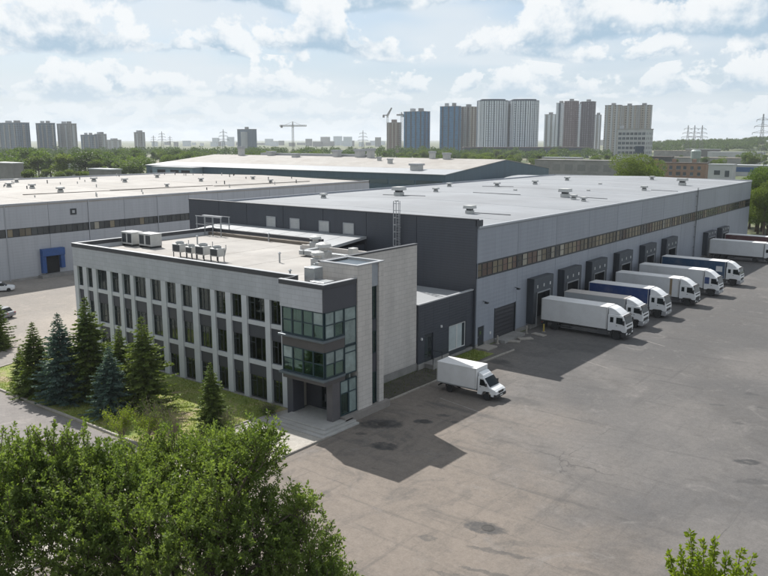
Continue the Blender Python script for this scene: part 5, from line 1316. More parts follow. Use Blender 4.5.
def strips(t, w, dp, Z, m, step, sw, out=0.7, z0=3.0, ztop=0.0, side=True):
    """balcony stacks standing proud of the faces"""
    n = max(1, int(round(w / step)))
    for k in range(n):
        x = -w + (k + 0.5) * w / n
        MB().box(x - sw / 2, x + sw / 2, -out, 0.0 - 0.01, z0, Z - ztop).build('balcony_stack', m, t, world=False)
    if side:
        n = max(1, int(round(dp / step)))
        for k in range(n):
            y = (k + 0.5) * dp / n
            MB().box(0.01, out, y - sw / 2, y + sw / 2, z0, Z - ztop).build('balcony_stack', m, t, world=False)

def plant(t, w, dp, Z, n=2, h=3.5):
    for k in range(n):
        x = -w * (k + 0.7) / (n + 0.4)
        MB().box(x - 2.5, x + 2.5, dp * 0.3, dp * 0.7, Z + 0.5, Z + h).build('roof_house', PALEC if k % 2 else mat('far_roof', (0.3, 0.3, 0.3), 0.8), t, world=False)

# left housing blocks
for (xl, xc, xr, yt, d, m, lab) in ((-14, 18, 26, 123, 1150, F_GREY, 'grey blue apartment slab at the far left picture edge'), (30, 50, 54, 123.5, 1150, F_GREY, 'grey apartment slab with flat top, second from the left'),
                                    (52, 70, 75, 124, 1165, F_GREY2, 'warm grey apartment slab joined to the second slab from the left'), (76, 92, 95, 135, 1300, F_GREY, 'lower grey slab block right of the twin left slabs'), (92, 101, 105, 134.2, 1310, F_GREY2, 'lower grey slab with stepped top beside the conifers horizon at left'),
                                    (104, 114, 119, 140, 1700, F_GREY2, 'small pale block peeping over the trees at left'), (132, 141, 144, 132.5, 1400, F_GREY2, 'lone narrow tower block over the trees at left')):
    t, w, dp, Z = block('apartment_block', lab, 'building', xl, xc, xr, yt, d, m)
    strips(t, w, dp, Z, PALEC if m is F_GREY2 else F_GREY2, 14, 3.2, 0.8, 3, 2)
    plant(t, w, dp, Z, 2)
# slab with rounded front in the middle left
t, w, dp, Z = block('apartment_block', 'dark tower block with pale curved centre over the trees left of the crane', 'building', 235, 252, 256, 129.5, 1300, F_GREY)
MB().lathe([(7.5, 3), (7.5, Z - 4)], (-w * 0.5, 2, 0), 16).build('curved_bay', PALEC, t, world=False)
plant(t, w, dp, Z, 1, 4)
# far pale strip of city
rs = random.Random(11)
far = []
x = 150
while x < 400:
    wpx = rs.uniform(4, 11); far.append((x, wpx, rs.uniform(140.6, 143.2))); x += wpx + rs.uniform(-2, 6)
far += [(211, 8, 138), (226, 8, 137.2), (264, 9, 139), (305, 7, 139), (320, 10, 137), (333, 9, 136.5), (343, 9, 137), (375, 6, 137.5), (598, 6, 140)]
for (x, wpx, yt) in far:
    d = rs.uniform(2500, 3300)
    block('far_building', 'pale tiny building on the hazy city horizon', 'building', x, x + wpx * 0.8, x + wpx, yt, d, F_WHITE if rs.random() < 0.6 else F_GREY2, group='pale buildings on the city horizon')
# unfinished tower with two cranes
t, w, dp, Z = block('tower_block', 'brown unfinished tower between two cranes', 'building', 387, 398, 401.5, 123, 1250, F_RED)
MB().box(-w * 0.7, -w * 0.3, 3, dp - 3, Z + 0.5, Z + 5).build('core_head', F_RED, t, world=False)
strips(t, w, dp, Z, F_BEIGE, 8, 2.2, 0.6)
# blue glass towers
for (xl, xc, xr, yt, d, lab) in ((404, 423, 430.5, 112, 1200, 'blue glass tower right of the unfinished brown tower'), (440.5, 457, 461, 107, 1180, 'tall blue glass tower left of the beige tower')):
    t, w, dp, Z = block('tower_block', lab, 'building', xl, xc, xr, yt, d, F_GLASS)
    strips(t, w, dp, Z, F_SLATE, 9, 2.4, 0.5)
    plant(t, w, dp, Z, 2, 5)
t, w, dp, Z = block('tower_block', 'beige tower wedged between blue glass and striped towers', 'building', 460.5, 470, 477.5, 107.5, 1210, F_BEIGE)
strips(t, w, dp, Z, mat('far_umber', (0.15, 0.11, 0.09), 0.8), 9, 2.6, 0.6); plant(t, w, dp, Z, 1, 4)
for (xl, xc, xr, yt, lab) in ((477.5, 495, 507.5, 101.5, 'left of the twin white striped towers with dark rounded tops'), (509, 527, 538, 101.5, 'right of the twin white striped towers with dark rounded tops')):
    d = 1080
    c = atd((xl + xr) / 2, HY, d); Z = CAMZ + (HY - yt) * mpx(d); wid = (xr - xl) * mpx(d)
    t = thing('tower_block', lab, 'building', (c.x, c.y, 0), YAW)
    # faceted front like a flattened barrel
    n = 9; pts = []
    for k in range(n + 1):
        a = math.pi * (1 - k / n)
        pts.append((wid / 2 * math.cos(a), -9 * math.sin(a)))
    pts += [(wid / 2, 16), (-wid / 2, 16)]
    MB().prism(pts, 0, Z, 'z').build('wall', F_SLATE, t, world=False)
    MB().prism([(x * 0.8, y * 0.8) for x, y in pts], Z, Z + 1.6, 'z').build('roof_house', F_SLATE, t, world=False)
    for k in range(n):
        x0, y0 = pts[k]; x1, y1 = pts[k + 1]
        for f0, f1 in ((0.05, 0.38), (0.58, 0.92)):
            a = (x0 + (x1 - x0) * f0, y0 + (y1 - y0) * f0 - 0.5); b2 = (x0 + (x1 - x0) * f1, y0 + (y1 - y0) * f1 - 0.5)
            MB().prism([a, b2, (b2[0], b2[1] + 0.6), (a[0], a[1] + 0.6)], 4, Z - 1.0, 'z').build('facade_strip', F_WHITE, t, world=False)
t = thing('podium_building', 'long low dark podium in front of the twin striped towers', 'building', tuple(atd(530, HY, 1020).xy) + (0,), YAW)
MB().box(-85, 75, -6, 6, 0, 13.0).build('wall', F_SLATE, t, world=False); MB().box(-86, 76, -7, 7, 13.0, 14.0).build('roof', mat('podium_roof', (0.16, 0.13, 0.13), 0.8), t, world=False)
# brown and white tower group
for (xl, xc, xr, yt, d, m, sm, lab) in ((545, 553, 557.5, 115, 1250, F_WHITE, F_GREY2, 'pale low tower left of the brown towers'), (556, 562, 566, 104, 1230, F_WHITE, F_SLATE, 'white slim tower joined to the first brown tower'), (564.5, 574, 579, 102, 1200, F_BROWN, F_BROWN, 'brown tower with light window dots, left of the pair'),
                                        (578, 581, 583, 105, 1260, F_WHITE, F_WHITE, 'white strip tower between the two brown towers'), (581.5, 591, 596, 102.5, 1190, F_DARKB, F_DARKB, 'dark brown tower with light window dots, right of the pair'), (595, 599, 601, 115.5, 1280, F_WHITE, F_GREY2, 'pale low tower right of the brown towers')):
    t, w, dp, Z = block('tower_block', lab, 'building', xl, xc, xr, yt, d, m)
    strips(t, w, dp, Z, sm, 9, 3.0, 0.7); plant(t, w, dp, Z, 1, 3.5)
for (xl, xc, xr, yt, lab) in ((606, 618, 622, 106, 'left section of the wide beige apartment block'), (622, 634, 638, 106.5, 'middle section of the wide beige apartment block'), (637, 648, 652.5, 106, 'right section of the wide beige apartment block')):
    t, w, dp, Z = block('tower_block', lab, 'building', xl, xc, xr, yt, 1050, F_BEIGE)
    strips(t, w, dp, Z, PALEC, 7.5, 2.6, 0.8); plant(t, w, dp, Z, 1, 3)

# white five storey block with counted windows
WWALL = mat('white_block_wall', (0.50, 0.51, 0.52), 0.75, var=0.15, scale=0.1, dirt=0.3, dirtcol=(0.3, 0.3, 0.3))
FARWIN = dark_glass('far_window', (0.045, 0.06, 0.075), 0.2)
t, w, dp, Z = block('office_block', 'white five storey block with window grid in front of the beige towers', 'building', 622.5, 646, 658, 129.5, 600, WWALL)
for r_ in range(5):
    z0 = Z - 3.0 - r_ * 3.55
    for k in range(7):
        x0 = -w + 1.0 + k * (w - 1) / 7
        f = MB().box(x0, x0 + 2.3, -0.08, -0.005, z0 - 1.2, z0 + 0.75).build('window', FARWIN, t, world=False)
        MB().box(x0 + 1.08, x0 + 1.2, -0.14, -0.081, z0 - 1.2, z0 + 0.75).build('mullion', PALEC, f, world=False)
    for k in range(4):
        y0 = 1.2 + k * dp / 4
        MB().box(0.005, 0.08, y0, y0 + 1.5, z0 - 1.1, z0 + 0.7).build('window', FARWIN, t, world=False)
MB().box(-w * 0.35, -w * 0.05, -0.3, -0.15, Z - 17.5, Z - 12.5).build('dark_panel', F_SLATE, t, world=False)
MB().box(-w + 1, -w + 3, 2, 5, Z + 0.5, Z + 3).build('roof_house', PALEC, t, world=False)

# industrial buildings on the right
BRICK = mat('far_brick', (0.30, 0.185, 0.125), 0.9, var=0.2, scale=0.4, dirt=0.4, dirtcol=(0.2, 0.15, 0.12))
CONC = mat('far_concrete', (0.30, 0.29, 0.28), 0.9, var=0.2, scale=0.2, dirt=0.5, dirtcol=(0.17, 0.16, 0.15))
t, w, dp, Z = block('brick_building', 'low brick building with small windows behind the far warehouse end', 'building', 655, 708, 714, 163.5, 470, BRICK, mat('far_felt', (0.13, 0.11, 0.10), 0.9))
for r_ in range(2):
    for k in range(9):
        x0 = -w + 1.5 + k * (w - 2) / 9
        f = MB().box(x0, x0 + (2.6 if k % 4 == 1 else 1.8), -0.10, -0.005, Z - 3.6 - r_ * 3.6, Z - 1.6 - r_ * 3.6).build('window', FARWIN, t, world=False)
        MB().box(x0 - 0.15, x0 + 2.0, -0.25, -0.105, Z - 3.8 - r_ * 3.6, Z - 3.61 - r_ * 3.6).build('sill', PALEC, f, world=False)
for x in (-8, -20, -31): MB().box(x - 1, x + 1, 3, 5, Z + 0.5, Z + 2.5).build('chimney', BRICK, t, world=False)
t, w, dp, Z = block('concrete_building', 'long low grey concrete building behind the warehouse roof', 'building', 548, 632, 645, 161.5, 450, CONC, CONC)
for k in range(7): MB().box(-w + 4 + k * (w - 4) / 7, -w + 9 + k * (w - 4) / 7, -0.1, -0.005, Z - 6, Z - 2.2).build('window', mat('far_void', (0.24, 0.235, 0.23), 0.8), t, world=False)
t, w, dp, Z = block('shed', 'flat grey shed left of the low concrete building', 'building', 548, 580, 586, 158.0, 560, CONC, PALEC)
t, w, dp, Z = block('white_cabin', 'white box shaped building right of the brick one', 'building', 716.5, 735, 743.5, 165, 440, WWALL, PALEC)
MB().box(-w * 0.75, -w * 0.5, -0.08, -0.005, Z - 5.5, Z - 3).build('window', FARWIN, t, world=False); MB().box(-w * 0.3, -w * 0.12, -0.08, -0.005, Z - 6.5, Z - 3).build('window', FARWIN, t, world=False)
t, w, dp, Z = block('blue_striped_hall', 'long white hall with a broad blue stripe at the right edge', 'building', 706, 800, 812, 166.5, 500, WWALL, PALEC)
MB().box(-w, 0.05, -0.15, -0.005, Z - 4.0, Z - 0.9).build('stripe', mat('hall_blue', (0.03, 0.10, 0.26), 0.5), t, world=False)
t, w, dp, Z = block('low_hall', 'low hall with beige roof behind the brick building', 'building', 690, 760, 768, 158.5, 640, CONC, mat('beige_roof', (0.38, 0.33, 0.275), 0.9))
t, w, dp, Z = block('low_hall', 'pale long flat hall in front of the wooded ridge', 'building', 694, 720, 724, 149.5, 900, mat('far_dark_wall', (0.16, 0.16, 0.15), 0.9), PALEC)  # plain dark grey walls under a pale roof
t, w, dp, Z = block('low_hall', 'pale flat roofed hall below the ridge at the right edge', 'building', 722, 764, 772, 152.5, 820, WWALL, PALEC)
t, w, dp, Z = block('low_hall', 'long low shed with pale roof below the ridge', 'building', 662, 690, 694, 151, 880, CONC, mat('beige_roof', (0.4, 0.35, 0.3), 0.9))
t, w, dp, Z = block('dark_shed', 'dark low shed right of the white five storey block', 'building', 655, 672, 678, 157, 560, mat('far_dark', (0.06, 0.065, 0.065), 0.8), mat('far_felt', (0.13, 0.11, 0.10), 0.9))
t, w, dp, Z = block('shed', 'small shed with bright white roof at the left edge below the trees', 'building', -20, 10, 17, 163.5, 360, CONC, mat('white_roof', (0.7, 0.7, 0.7), 0.6))
t, w, dp, Z = block('shed', 'tiny white hut among the trees at left', 'building', 64, 71, 75, 164.5, 425, WWALL, PALEC)
t, w, dp, Z = block('shed', 'low grey shed between trees and left warehouse roof', 'building', 78, 108, 116, 170, 330, CONC, PALEC)
# cooling hopper
c = atd(697, HY, 500)
t = thing('silo', 'pale funnel shaped silo standing behind the brick building', 'silo', (c.x, c.y, 0))
MB().lathe([(1.0, 8.5), (3.0, 12.0), (3.2, 16.5), (2.2, 17.3)], (0, 0, 0), 14).build('hopper', mat('silo_green_grey', (0.30, 0.36, 0.34), 0.5), t, world=False)
for a in (0.4, 2.0, 3.6, 5.2): MB().bar((2.6 * math.cos(a), 2.6 * math.sin(a), 0), (2.4 * math.cos(a), 2.4 * math.sin(a), 12.5), 0.4).build('leg', GALV, t, world=False)

# cranes and pylons
STEEL = mat('lattice_steel', (0.14, 0.145, 0.15), 0.6, metal=0.3)
CRANEM = mat('crane_paint', (0.24, 0.22, 0.19), 0.6)
def lattice(mb, p, q, w0, w1, seg, bw):
    p, q = Vector(p), Vector(q); d = (q - p).normalized()
    a = d.cross(Vector((0.2, 0.3, 1)));
    if abs(d.z) > 0.9: a = Vector((1, 0, 0))
    a.normalize(); b2 = d.cross(a).normalized()
    def cor(t, k):
        w = (w0 + (w1 - w0) * t) / 2
        s = ((-1, -1), (1, -1), (1, 1), (-1, 1))[k]
        return p.lerp(q, t) + a * s[0] * w + b2 * s[1] * w
    for k in range(4): mb.bar(cor(0, k), cor(1, k), bw)
    for i in range(seg):
        for k in range(4):
            mb.bar(cor(i / seg, k), cor((i + 1) / seg, (k + 1) % 4), bw * 0.7)
            mb.bar(cor(i / seg, k), cor(i / seg, (k + 1) % 4), bw * 0.7)
def pylon(x, ytop, d, label, arms=3):
    c = atd(x, HY, d); H = CAMZ + (HY - ytop) * mpx(d)
    t = thing('power_pylon', label, 'pylon', (c.x, c.y, 0), YAW, group='power pylons on the horizon')
    mb = MB(); lattice(mb, (0, 0, 0), (0, 0, H * 0.6), H * 0.16, H * 0.05, 6, 0.2); lattice(mb, (0, 0, H * 0.6), (0, 0, H), H * 0.05, H * 0.012, 6, 0.18)
    mb.build('mast', STEEL, t, world=False)
    for k in range(arms):
        z = H * (0.62 + 0.13 * k); wl = H * (0.20 - 0.035 * k)
        MB().bar((-wl, 0, z), (wl, 0, z), 0.35).bar((-wl, 0, z), (0, 0, z + H * 0.05), 0.25).bar((wl, 0, z), (0, 0, z + H * 0.05), 0.25).bar((-wl, 0, z), (-wl, 0, z - H * 0.04), 0.3).bar((wl, 0, z), (wl, 0, z - H * 0.04), 0.3).build('cross_arm', STEEL, t, world=False)
for (x, y, d, lab) in ((153.5, 135.5, 1500, 'leftmost of three small pylons over the left trees'), (162, 131.5, 1300, 'tallest, middle of three small pylons over the left trees'), (170, 136, 1600, 'rightmost of three small pylons over the left trees'), (223.5, 129.5, 1100, 'lone pylon left of the curved dark tower block'),
                       (363, 130.5, 1100, 'lone pylon left of the unfinished tower'), (687.5, 125.5, 1100, 'leftmost of three slim pylons above the right ridge'), (694, 125.5, 1150, 'middle of three slim pylons above the right ridge'), (701.5, 125.5, 1100, 'rightmost of three slim pylons above the right ridge'), (761.5, 114.5, 800, 'large pylon at the right edge above the ridge')):
    pylon(x, y, d, lab)
def crane(x, ytop, yj, xl, xr, d, label, luff=None):
    c = atd(x, HY, d); H = CAMZ + (HY - yj) * mpx(d); HT = CAMZ + (HY - ytop) * mpx(d)
    t = thing('tower_crane', label, 'crane', (c.x, c.y, 0), YAW, group='tower cranes on the horizon')
    mb = MB(); lattice(mb, (0, 0, 0), (0, 0, H), 2.6, 2.6, 18, 0.32); mb.build('mast', CRANEM, t, world=False)
    a, b2 = (xl - x) * mpx(d), (xr - x) * mpx(d)
    mb = MB()
    if luff: lattice(mb, (0, 0, H), (luff[0] * mpx(d), 0, H + luff[1] * mpx(d)), 2.2, 1.2, 10, 0.4); mb.bar((0, 0, H), (-7, 0, H + 0.5), 1.4)
    else:
        lattice(mb, (a, 0, H), (b2, 0, H), 1.8, 1.6, 16, 0.3)
        mb.bar((0, 0, HT), (a * 0.7, 0, H), 0.3).bar((0, 0, HT), (b2 * 0.7, 0, H), 0.3); lattice(mb, (0, 0, H), (0, 0, HT), 2, 0.5, 3, 0.4)
    mb.build('jib', CRANEM, t, world=False)
    cw = (b2 * 0.85 if abs(b2) < abs(a) else a * 0.85) if not luff else -6
    MB().box(cw - 1.6, cw + 1.6, -1, 1, H - 3.2, H + 0.5).build('counterweight', CONC, t, world=False)
    MB().box(-1.4, 1.4, -2.6, -1.4, H - 3, H - 0.4).build('cab', WHITE, t, world=False)
crane(293, 122, 126, 280, 307, 1250, 'lone tower crane with wide flat jib over the trees')
crane(387.5, 115, 116, 385, 391, 1230, 'luffing crane with raised jib left of the brown tower', luff=(4.2, 7.5))
crane(401.5, 112.8, 115.5, 396.5, 404, 1240, 'tower crane with short jib right of the brown tower')
# ------------------------------------------------------------------ vegetation
BARK = mat('bark', (0.11, 0.085, 0.06), 0.95, var=0.3, scale=4, bump=0.6, bscale=12, coord='OBJ', stretch=(1, 1, 0.25))
LEAF_FG = foliage_mat('leaf_foreground', (0.058, 0.112, 0.022), (0.235, 0.300, 0.085), 0.42, 0.55)
LEAF_YOUNG = foliage_mat('leaf_young', (0.115, 0.185, 0.016), (0.30, 0.36, 0.045), 0.45, 0.9)
LEAF_MID = foliage_mat('leaf_mid', (0.052, 0.100, 0.022), (0.155, 0.215, 0.052), 0.4, 0.12)
LEAF_DARK = foliage_mat('leaf_dark', (0.038, 0.076, 0.022), (0.105, 0.155, 0.045), 0.36, 0.1)
LEAF_LIGHT = foliage_mat('leaf_light', (0.070, 0.112, 0.022), (0.165, 0.210, 0.052), 0.42, 0.12)
NEEDLE_G = foliage_mat('needle_green', (0.045, 0.088, 0.022), (0.215, 0.265, 0.065), 0.3, 0.7)
NEEDLE_B = foliage_mat('needle_blue', (0.036, 0.078, 0.066), (0.135, 0.205, 0.175), 0.22, 0.7)
TWIG = mat('dry_twig', (0.24, 0.19, 0.14), 0.9, coord='OBJ')

def unit(a): return a / np.maximum(np.linalg.norm(a, axis=-1, keepdims=True), 1e-9)

def leaves(C, D, l, w, rs, fold=0.25):
    """diamond leaves at C pointing along D; returns V, F"""
    n = len(C); D = unit(D)
    r = unit(rs.normal(size=(n, 3)))
    s = unit(np.cross(D, r)); nn = np.cross(s, D)
    l = np.broadcast_to(l, (n,))[:, None]; w = np.broadcast_to(w, (n,))[:, None]
    V = np.stack([C, C + D * l * 0.45 + s * w * 0.5 + nn * w * fold, C + D * l, C + D * l * 0.45 - s * w * 0.5 + nn * w * fold], 1)
    return V.reshape(-1, 3), np.arange(4 * n).reshape(-1, 4)

def limb_tree(trunk_pts, r0, tips, rs):
    """trunk and limbs as tapered tubes: every tip hangs on a limb that leaves the trunk"""
    mb = MB()
    n = len(trunk_pts)
    mb.tube(trunk_pts, [r0 * (1 - 0.75 * i / (n - 1)) for i in range(n)], 8)
    T = [Vector(p) for p in trunk_pts]
    for tip in tips:
        tip = Vector(tip)
        k = min(n - 2, max(1, int(rs.uniform(0.35, 0.9) * n)))
        a = T[k]; mid = a.lerp(tip, 0.5) + Vector((0, 0, (tip - a).length * 0.12)) + Vector(rs.normal(0, 0.15, 3)) * r0
        rr = r0 * 0.4
        mb.tube([a, a.lerp(mid, 0.5), mid, mid.lerp(tip, 0.5), tip], [rr, rr * 0.8, rr * 0.6, rr * 0.4, rr * 0.15], 5)
    return mb

# --- big deciduous tree at the lower left of the frame
def foreground_tree():
    rs = np.random.RandomState(21)
    base = Vector((-20.2, 15.2, 0))
    t = thing('deciduous_tree', 'large leafy green tree filling the lower left corner', 'tree', base)
    lob = []
    for (x, y, rpx, d) in ((14, 486, 50, 26.5), (50, 470, 36, 27.0), (88, 484, 46, 27.5), (140, 478, 44, 28.5), (180, 470, 40, 29), (222, 468, 38, 28.5), (246, 468, 36, 27.5), (262, 446, 17, 27.0), (222, 520, 60, 26.5), (270, 535, 42, 26), (303, 550, 34, 25.5), (328, 584, 26, 25.0), (300, 508, 15, 25.8),
                           (60, 550, 80, 25.5), (150, 545, 82, 26), (-10, 540, 70, 25.5), (110, 515, 62, 26.2), (-40, 500, 60, 27), (190, 600, 90, 25.0), (290, 610, 70, 25.0), (60, 640, 100, 24.5), (180, 680, 110, 25.5)):
        p = atd(x, y, d); r = rpx * d / FPX
        lob.append((np.array(p), r))
    # twigs over the lobes' shells, leaves along each twig
    C = []; D = []; TW = []
    for (c, r) in lob:
        n = int(76 * r * r) + 20
        u = unit(rs.normal(size=(n, 3)))
        u[:, 2] = np.where(u[:, 2] < -0.35, -u[:, 2] * 0.6, u[:, 2]); u = unit(u)
        rad = r * rs.uniform(0.40, 1.06, (n, 1)) ** 0.6 * (1 + 0.24 * np.sin(5 * u[:, :1] + 3 * u[:, 2:3] + c[0]))
        P = c + u * rad * np.array([1, 1, 0.92])
        dirs = unit(u * 0.8 + np.array([0, 0, 0.75]) + rs.normal(0, 0.38, (n, 3)))
        ln = rs.uniform(0.35, 1.05, n) * (0.7 + 0.5 * rs.uniform(0, 1, n) ** 3)
        for i in range(n):
            m = int(20 + 26 * ln[i])
            s = rs.uniform(0.0, 1.0, m)[:, None]
            pts = P[i] + dirs[i] * (s - 0.25) * ln[i]
            out = unit(rs.normal(size=(m, 3)) * 0.9 + dirs[i] * 0.75)
            C.append(pts + out * 0.03); D.append(out)
        TW.append((P, dirs, ln))
    C = np.concatenate(C); D = np.concatenate(D)
    n = len(C)
    L_ = rs.uniform(0.085, 0.175, n); W_ = L_ * rs.uniform(0.38, 0.55, n)
    V, F = leaves(C, D, L_, W_, rs)
    o = obj('crown', np_mesh('crown', V, F), LEAF_FG, t); o.location = -base
    tips = [tuple(c) for c, r in lob]
    tr = limb_tree([base, base + Vector((0.1, 0.1, 3)), base + Vector((0.3, 0.0, 6)), base + Vector((0.1, 0.4, 8)), base + Vector((0.2, 0.5, 9.6))], 0.30, tips, rs)
    for (P, dirs, ln) in TW:
        for i in range(0, len(P), 3):
            a = Vector(P[i] - dirs[i] * ln[i] * 1.3); b2 = Vector(P[i] + dirs[i] * ln[i] * 0.75)
            tr.bar(a, b2, 0.02)
    o = tr.build('trunk', BARK, t)
    return n
nleaf = foreground_tree()

def small_poplar():
    rs = np.random.RandomState(5)
    d = 14.0
    top = atd(706, 533, d)
    base = Vector((top.x + 0.1, top.y + 0.1, 0))
    t = thing('young_poplar', 'top of a yellow green young tree at the lower right edge', 'tree', base)
    C = []; D = []; tips = []
    for (x, y, dd) in ((690, 532, 14), (703, 540, 14.2), (715, 539, 13.8), (742, 548, 14.1), (753, 556, 14.3), (680, 547, 13.7), (669, 553, 14.2), (698, 553, 13.4), (727, 556, 13.5), (711, 562, 13.2), (690, 566, 13.6), (737, 568, 13.3), (675, 572, 13.5), (755, 575, 13.6), (720, 578, 13.1), (703, 585, 13.0), (745, 590, 13.2), (665, 580, 14.0), (765, 585, 14)):
        p = np.array(atd(x, y, dd)); lean = np.array(RT) * (x - 712) * 0.0065 + np.array([0, 0, 1.0]); lean = unit(lean)
        ln = rs.uniform(1.1, 1.6); m = 210
        s = rs.uniform(0, 1, m) ** 0.9
        out = unit(rs.normal(size=(m, 3)) + lean * 0.9)
        C.append(p - lean * ln * s[:, None] + out * (0.02 + 0.05 * s[:, None])); D.append(out)
        tips.append(p)
    m = 5200
    c0 = np.array(atd(714, 615, 13.6))
    u = unit(rs.normal(size=(m, 3))); C.append(c0 + u * rs.uniform(0.3, 1, (m, 1)) ** 0.5 * np.array([0.75, 0.75, 0.8])); D.append(unit(u + rs.normal(0, 0.6, (m, 3)) + np.array([0, 0, 0.6])))
    C = np.concatenate(C); D = np.concatenate(D)
    L_ = rs.uniform(0.07, 0.13, len(C))
    V, F = leaves(C, D, L_, L_ * 0.5, rs)
    o = obj('crown', np_mesh('crown', V, F), LEAF_YOUNG, t); o.location = -base
    lower = Vector(tuple(c0)) - Vector((0, 0, 2.0))
    mb = MB().tube([base, base + Vector((0.1, 0, 7)), lower], [0.16, 0.11, 0.06], 7)
    for p in tips: mb.tube([lower, lower.lerp(Vector(p), 0.5) + Vector((0, 0, 0.15)), Vector(p)], [0.035, 0.02, 0.005], 5)
    mb.build('trunk', BARK, t)
    # lower leafage so the stem does not stand bare
    m = 9000
    u = unit(rs.normal(size=(m, 3))); cc = np.array(lower) + u * rs.uniform(0.2, 1, (m, 1)) ** 0.5 * np.array([0.9, 0.9, 3.2]) - np.array([0, 0, 1.6])
    V, F = leaves(cc, unit(u + np.array([0, 0, 0.5])), rs.uniform(0.08, 0.14, m), 0.06, rs)
    o = obj('lower_crown', np_mesh('lower_crown', V, F), LEAF_YOUNG, t); o.location = -base
small_poplar()

# --- conifers
def spruce_meshes(seed, H=10.0, width=0.30, dens=1.0):
    """H tall spruce: whorls of drooping boughs, each a spray of needled twigs"""
    rs = np.random.RandomState(seed)
    Vs = []; Fs = []; off = 0
    mb = MB().tube([(0, 0, 0), (0.03, 0, H * 0.4), (0, 0.02, H * 0.75), (0, 0, H)], [0.14, 0.10, 0.05, 0.01], 7)
    C = []; D = []; Ls = []
    z = 0.35
    while z < H - 0.15:
        f = 1 - z / H
        R_ = H * width * (f ** 0.9) * (1.0 if z > 0.8 else 0.9) + 0.04
        R_ *= rs.uniform(0.8, 1.14)
        nb = int(7 + 6 * f * dens)
        a0 = rs.uniform(0, 6.28)
        for k in range(nb):
            a = a0 + 6.283 * k / nb + rs.normal(0, 0.15); r = R_ * rs.uniform(0.62, 1.2)
            zz = z + rs.normal(0, 0.08)
            droop = 0.16 + 0.22 * f
            m = max(4, int(r / 0.13))
            s = (np.arange(m) + rs.uniform(0, 1, m)) / m
            bx = np.stack([np.cos(a) * r * s, np.sin(a) * r * s, zz - droop * r * s + 0.22 * r * s ** 2.5], 1)
            ax = np.array([np.cos(a), np.sin(a), -droop * 0.6])
            side = np.array([-np.sin(a), np.cos(a), 0.0])
            for q in range(m):
                hw = (0.13 + 0.42 * (1 - s[q]) * min(r, 1.6) * 0.5) * (0.6 + 0.4 * (s[q] > 0.1))
                for sgn in (-1, 1):
                    C.append(bx[q]); D.append(ax * 0.75 + side * sgn * rs.uniform(0.4, 0.9) + rs.normal(0, 0.12, 3) + np.array([0, 0, 0.06])); Ls.append((hw + 0.14) * 1.2 * (0.4 + 0.6 * min(1, f * 3.5)))
                if rs.uniform() < 0.6:
                    C.append(bx[q]); D.append(ax + rs.normal(0, 0.25, 3) + np.array([0, 0, 0.35])); Ls.append(0.2 * (0.4 + 0.6 * min(1, f * 3.5)))
            C.append(bx[-1]); D.append(ax + np.array([0, 0, 0.25])); Ls.append(0.28 * (0.4 + 0.6 * min(1, f * 3.5)))
        z += (0.26 + 0.24 * f) * (H / 10) ** 0.5
    for k in range(24):
        C.append(np.array([0, 0, H - 0.02 * k - 0.05])); D.append(rs.normal(size=3) * 0.45 + np.array([0, 0, 0.9])); Ls.append(0.08 + 0.005 * k)
    C = np.array(C); D = np.array(D); Ls = np.array(Ls)
    V, F = leaves(C, D, Ls, Ls * 0.42 + 0.03, rs, 0.12)
    return np_mesh('crown', V, F), mb.mesh('trunk')
SP = [spruce_meshes(1, 10, 0.27), spruce_meshes(2, 10, 0.33), spruce_meshes(3, 10, 0.39)]
def zfor(base, y):
    """height above a ground point that shows at photo row y"""
    r = None
    lo, hi = 0.0, 40.0
    for _ in range(40):
        mid = (lo + hi) / 2
        dv = Vector((base.x, base.y, mid - CAMZ)); c = dv.dot(FW); py = CY - FPX * dv.dot(UP) / c
        if py > y: lo = mid
        else: hi = mid
    return lo
def conifer(x, yb, yt, proto, m, label, wid=1.0, group='conifers on the office lawn'):
    b2 = at(x, yb, 0.06); h = zfor(b2, yt)
    t = thing('spruce_tree', label, 'tree', b2, random.uniform(0, 6), group)
    cm, tm = SP[proto]
    s = h / 10.0; kx = random.uniform(0.86, 1.16)
    for nm, me, mm in (('crown', cm.copy(), m), ('trunk', tm, BARK)):
        if nm == 'crown': me.materials.clear()
        o = obj(nm, me, mm, t); o.scale = (s * wid * kx, s * wid / kx, s)
    t.rotation_euler.x = random.uniform(-0.03, 0.03); t.rotation_euler.y = random.uniform(-0.03, 0.03)
    return t
conifer(22, 389, 347, 1, NEEDLE_G, 'smallest green spruce at the left end of the lawn row', 1.0)
conifer(38, 394, 322, 0, NEEDLE_G, 'slim green spruce between the smallest one and the blue one', 1.25)
conifer(65, 402, 313, 1, NEEDLE_B, 'blue spruce with full skirts near the road kerb', 1.1)
conifer(92, 398, 296, 1, NEEDLE_G, 'tall dark green spruce behind the blue one', 1.05)
conifer(112, 414, 346, 2, NEEDLE_B, 'broad blue green spruce left of the widest green one', 1.15)
conifer(146, 410, 316, 2, NEEDLE_G, 'wide tall green spruce right of the blue pair', 1.0)
conifer(122, 400, 326, 1, NEEDLE_G, 'dark green spruce half hidden between its neighbours', 0.85)
conifer(213, 432, 362, 1, NEEDLE_G, 'separate green spruce near the entrance pavement', 1.05)
conifer(-6, 346, 290, 2, NEEDLE_G, 'dense conifer cut off by the left picture edge', 1.15, None)
conifer(0, 349, 322, 2, NEEDLE_G, 'low conifer in front of the dense one at the left edge', 1.3, None)

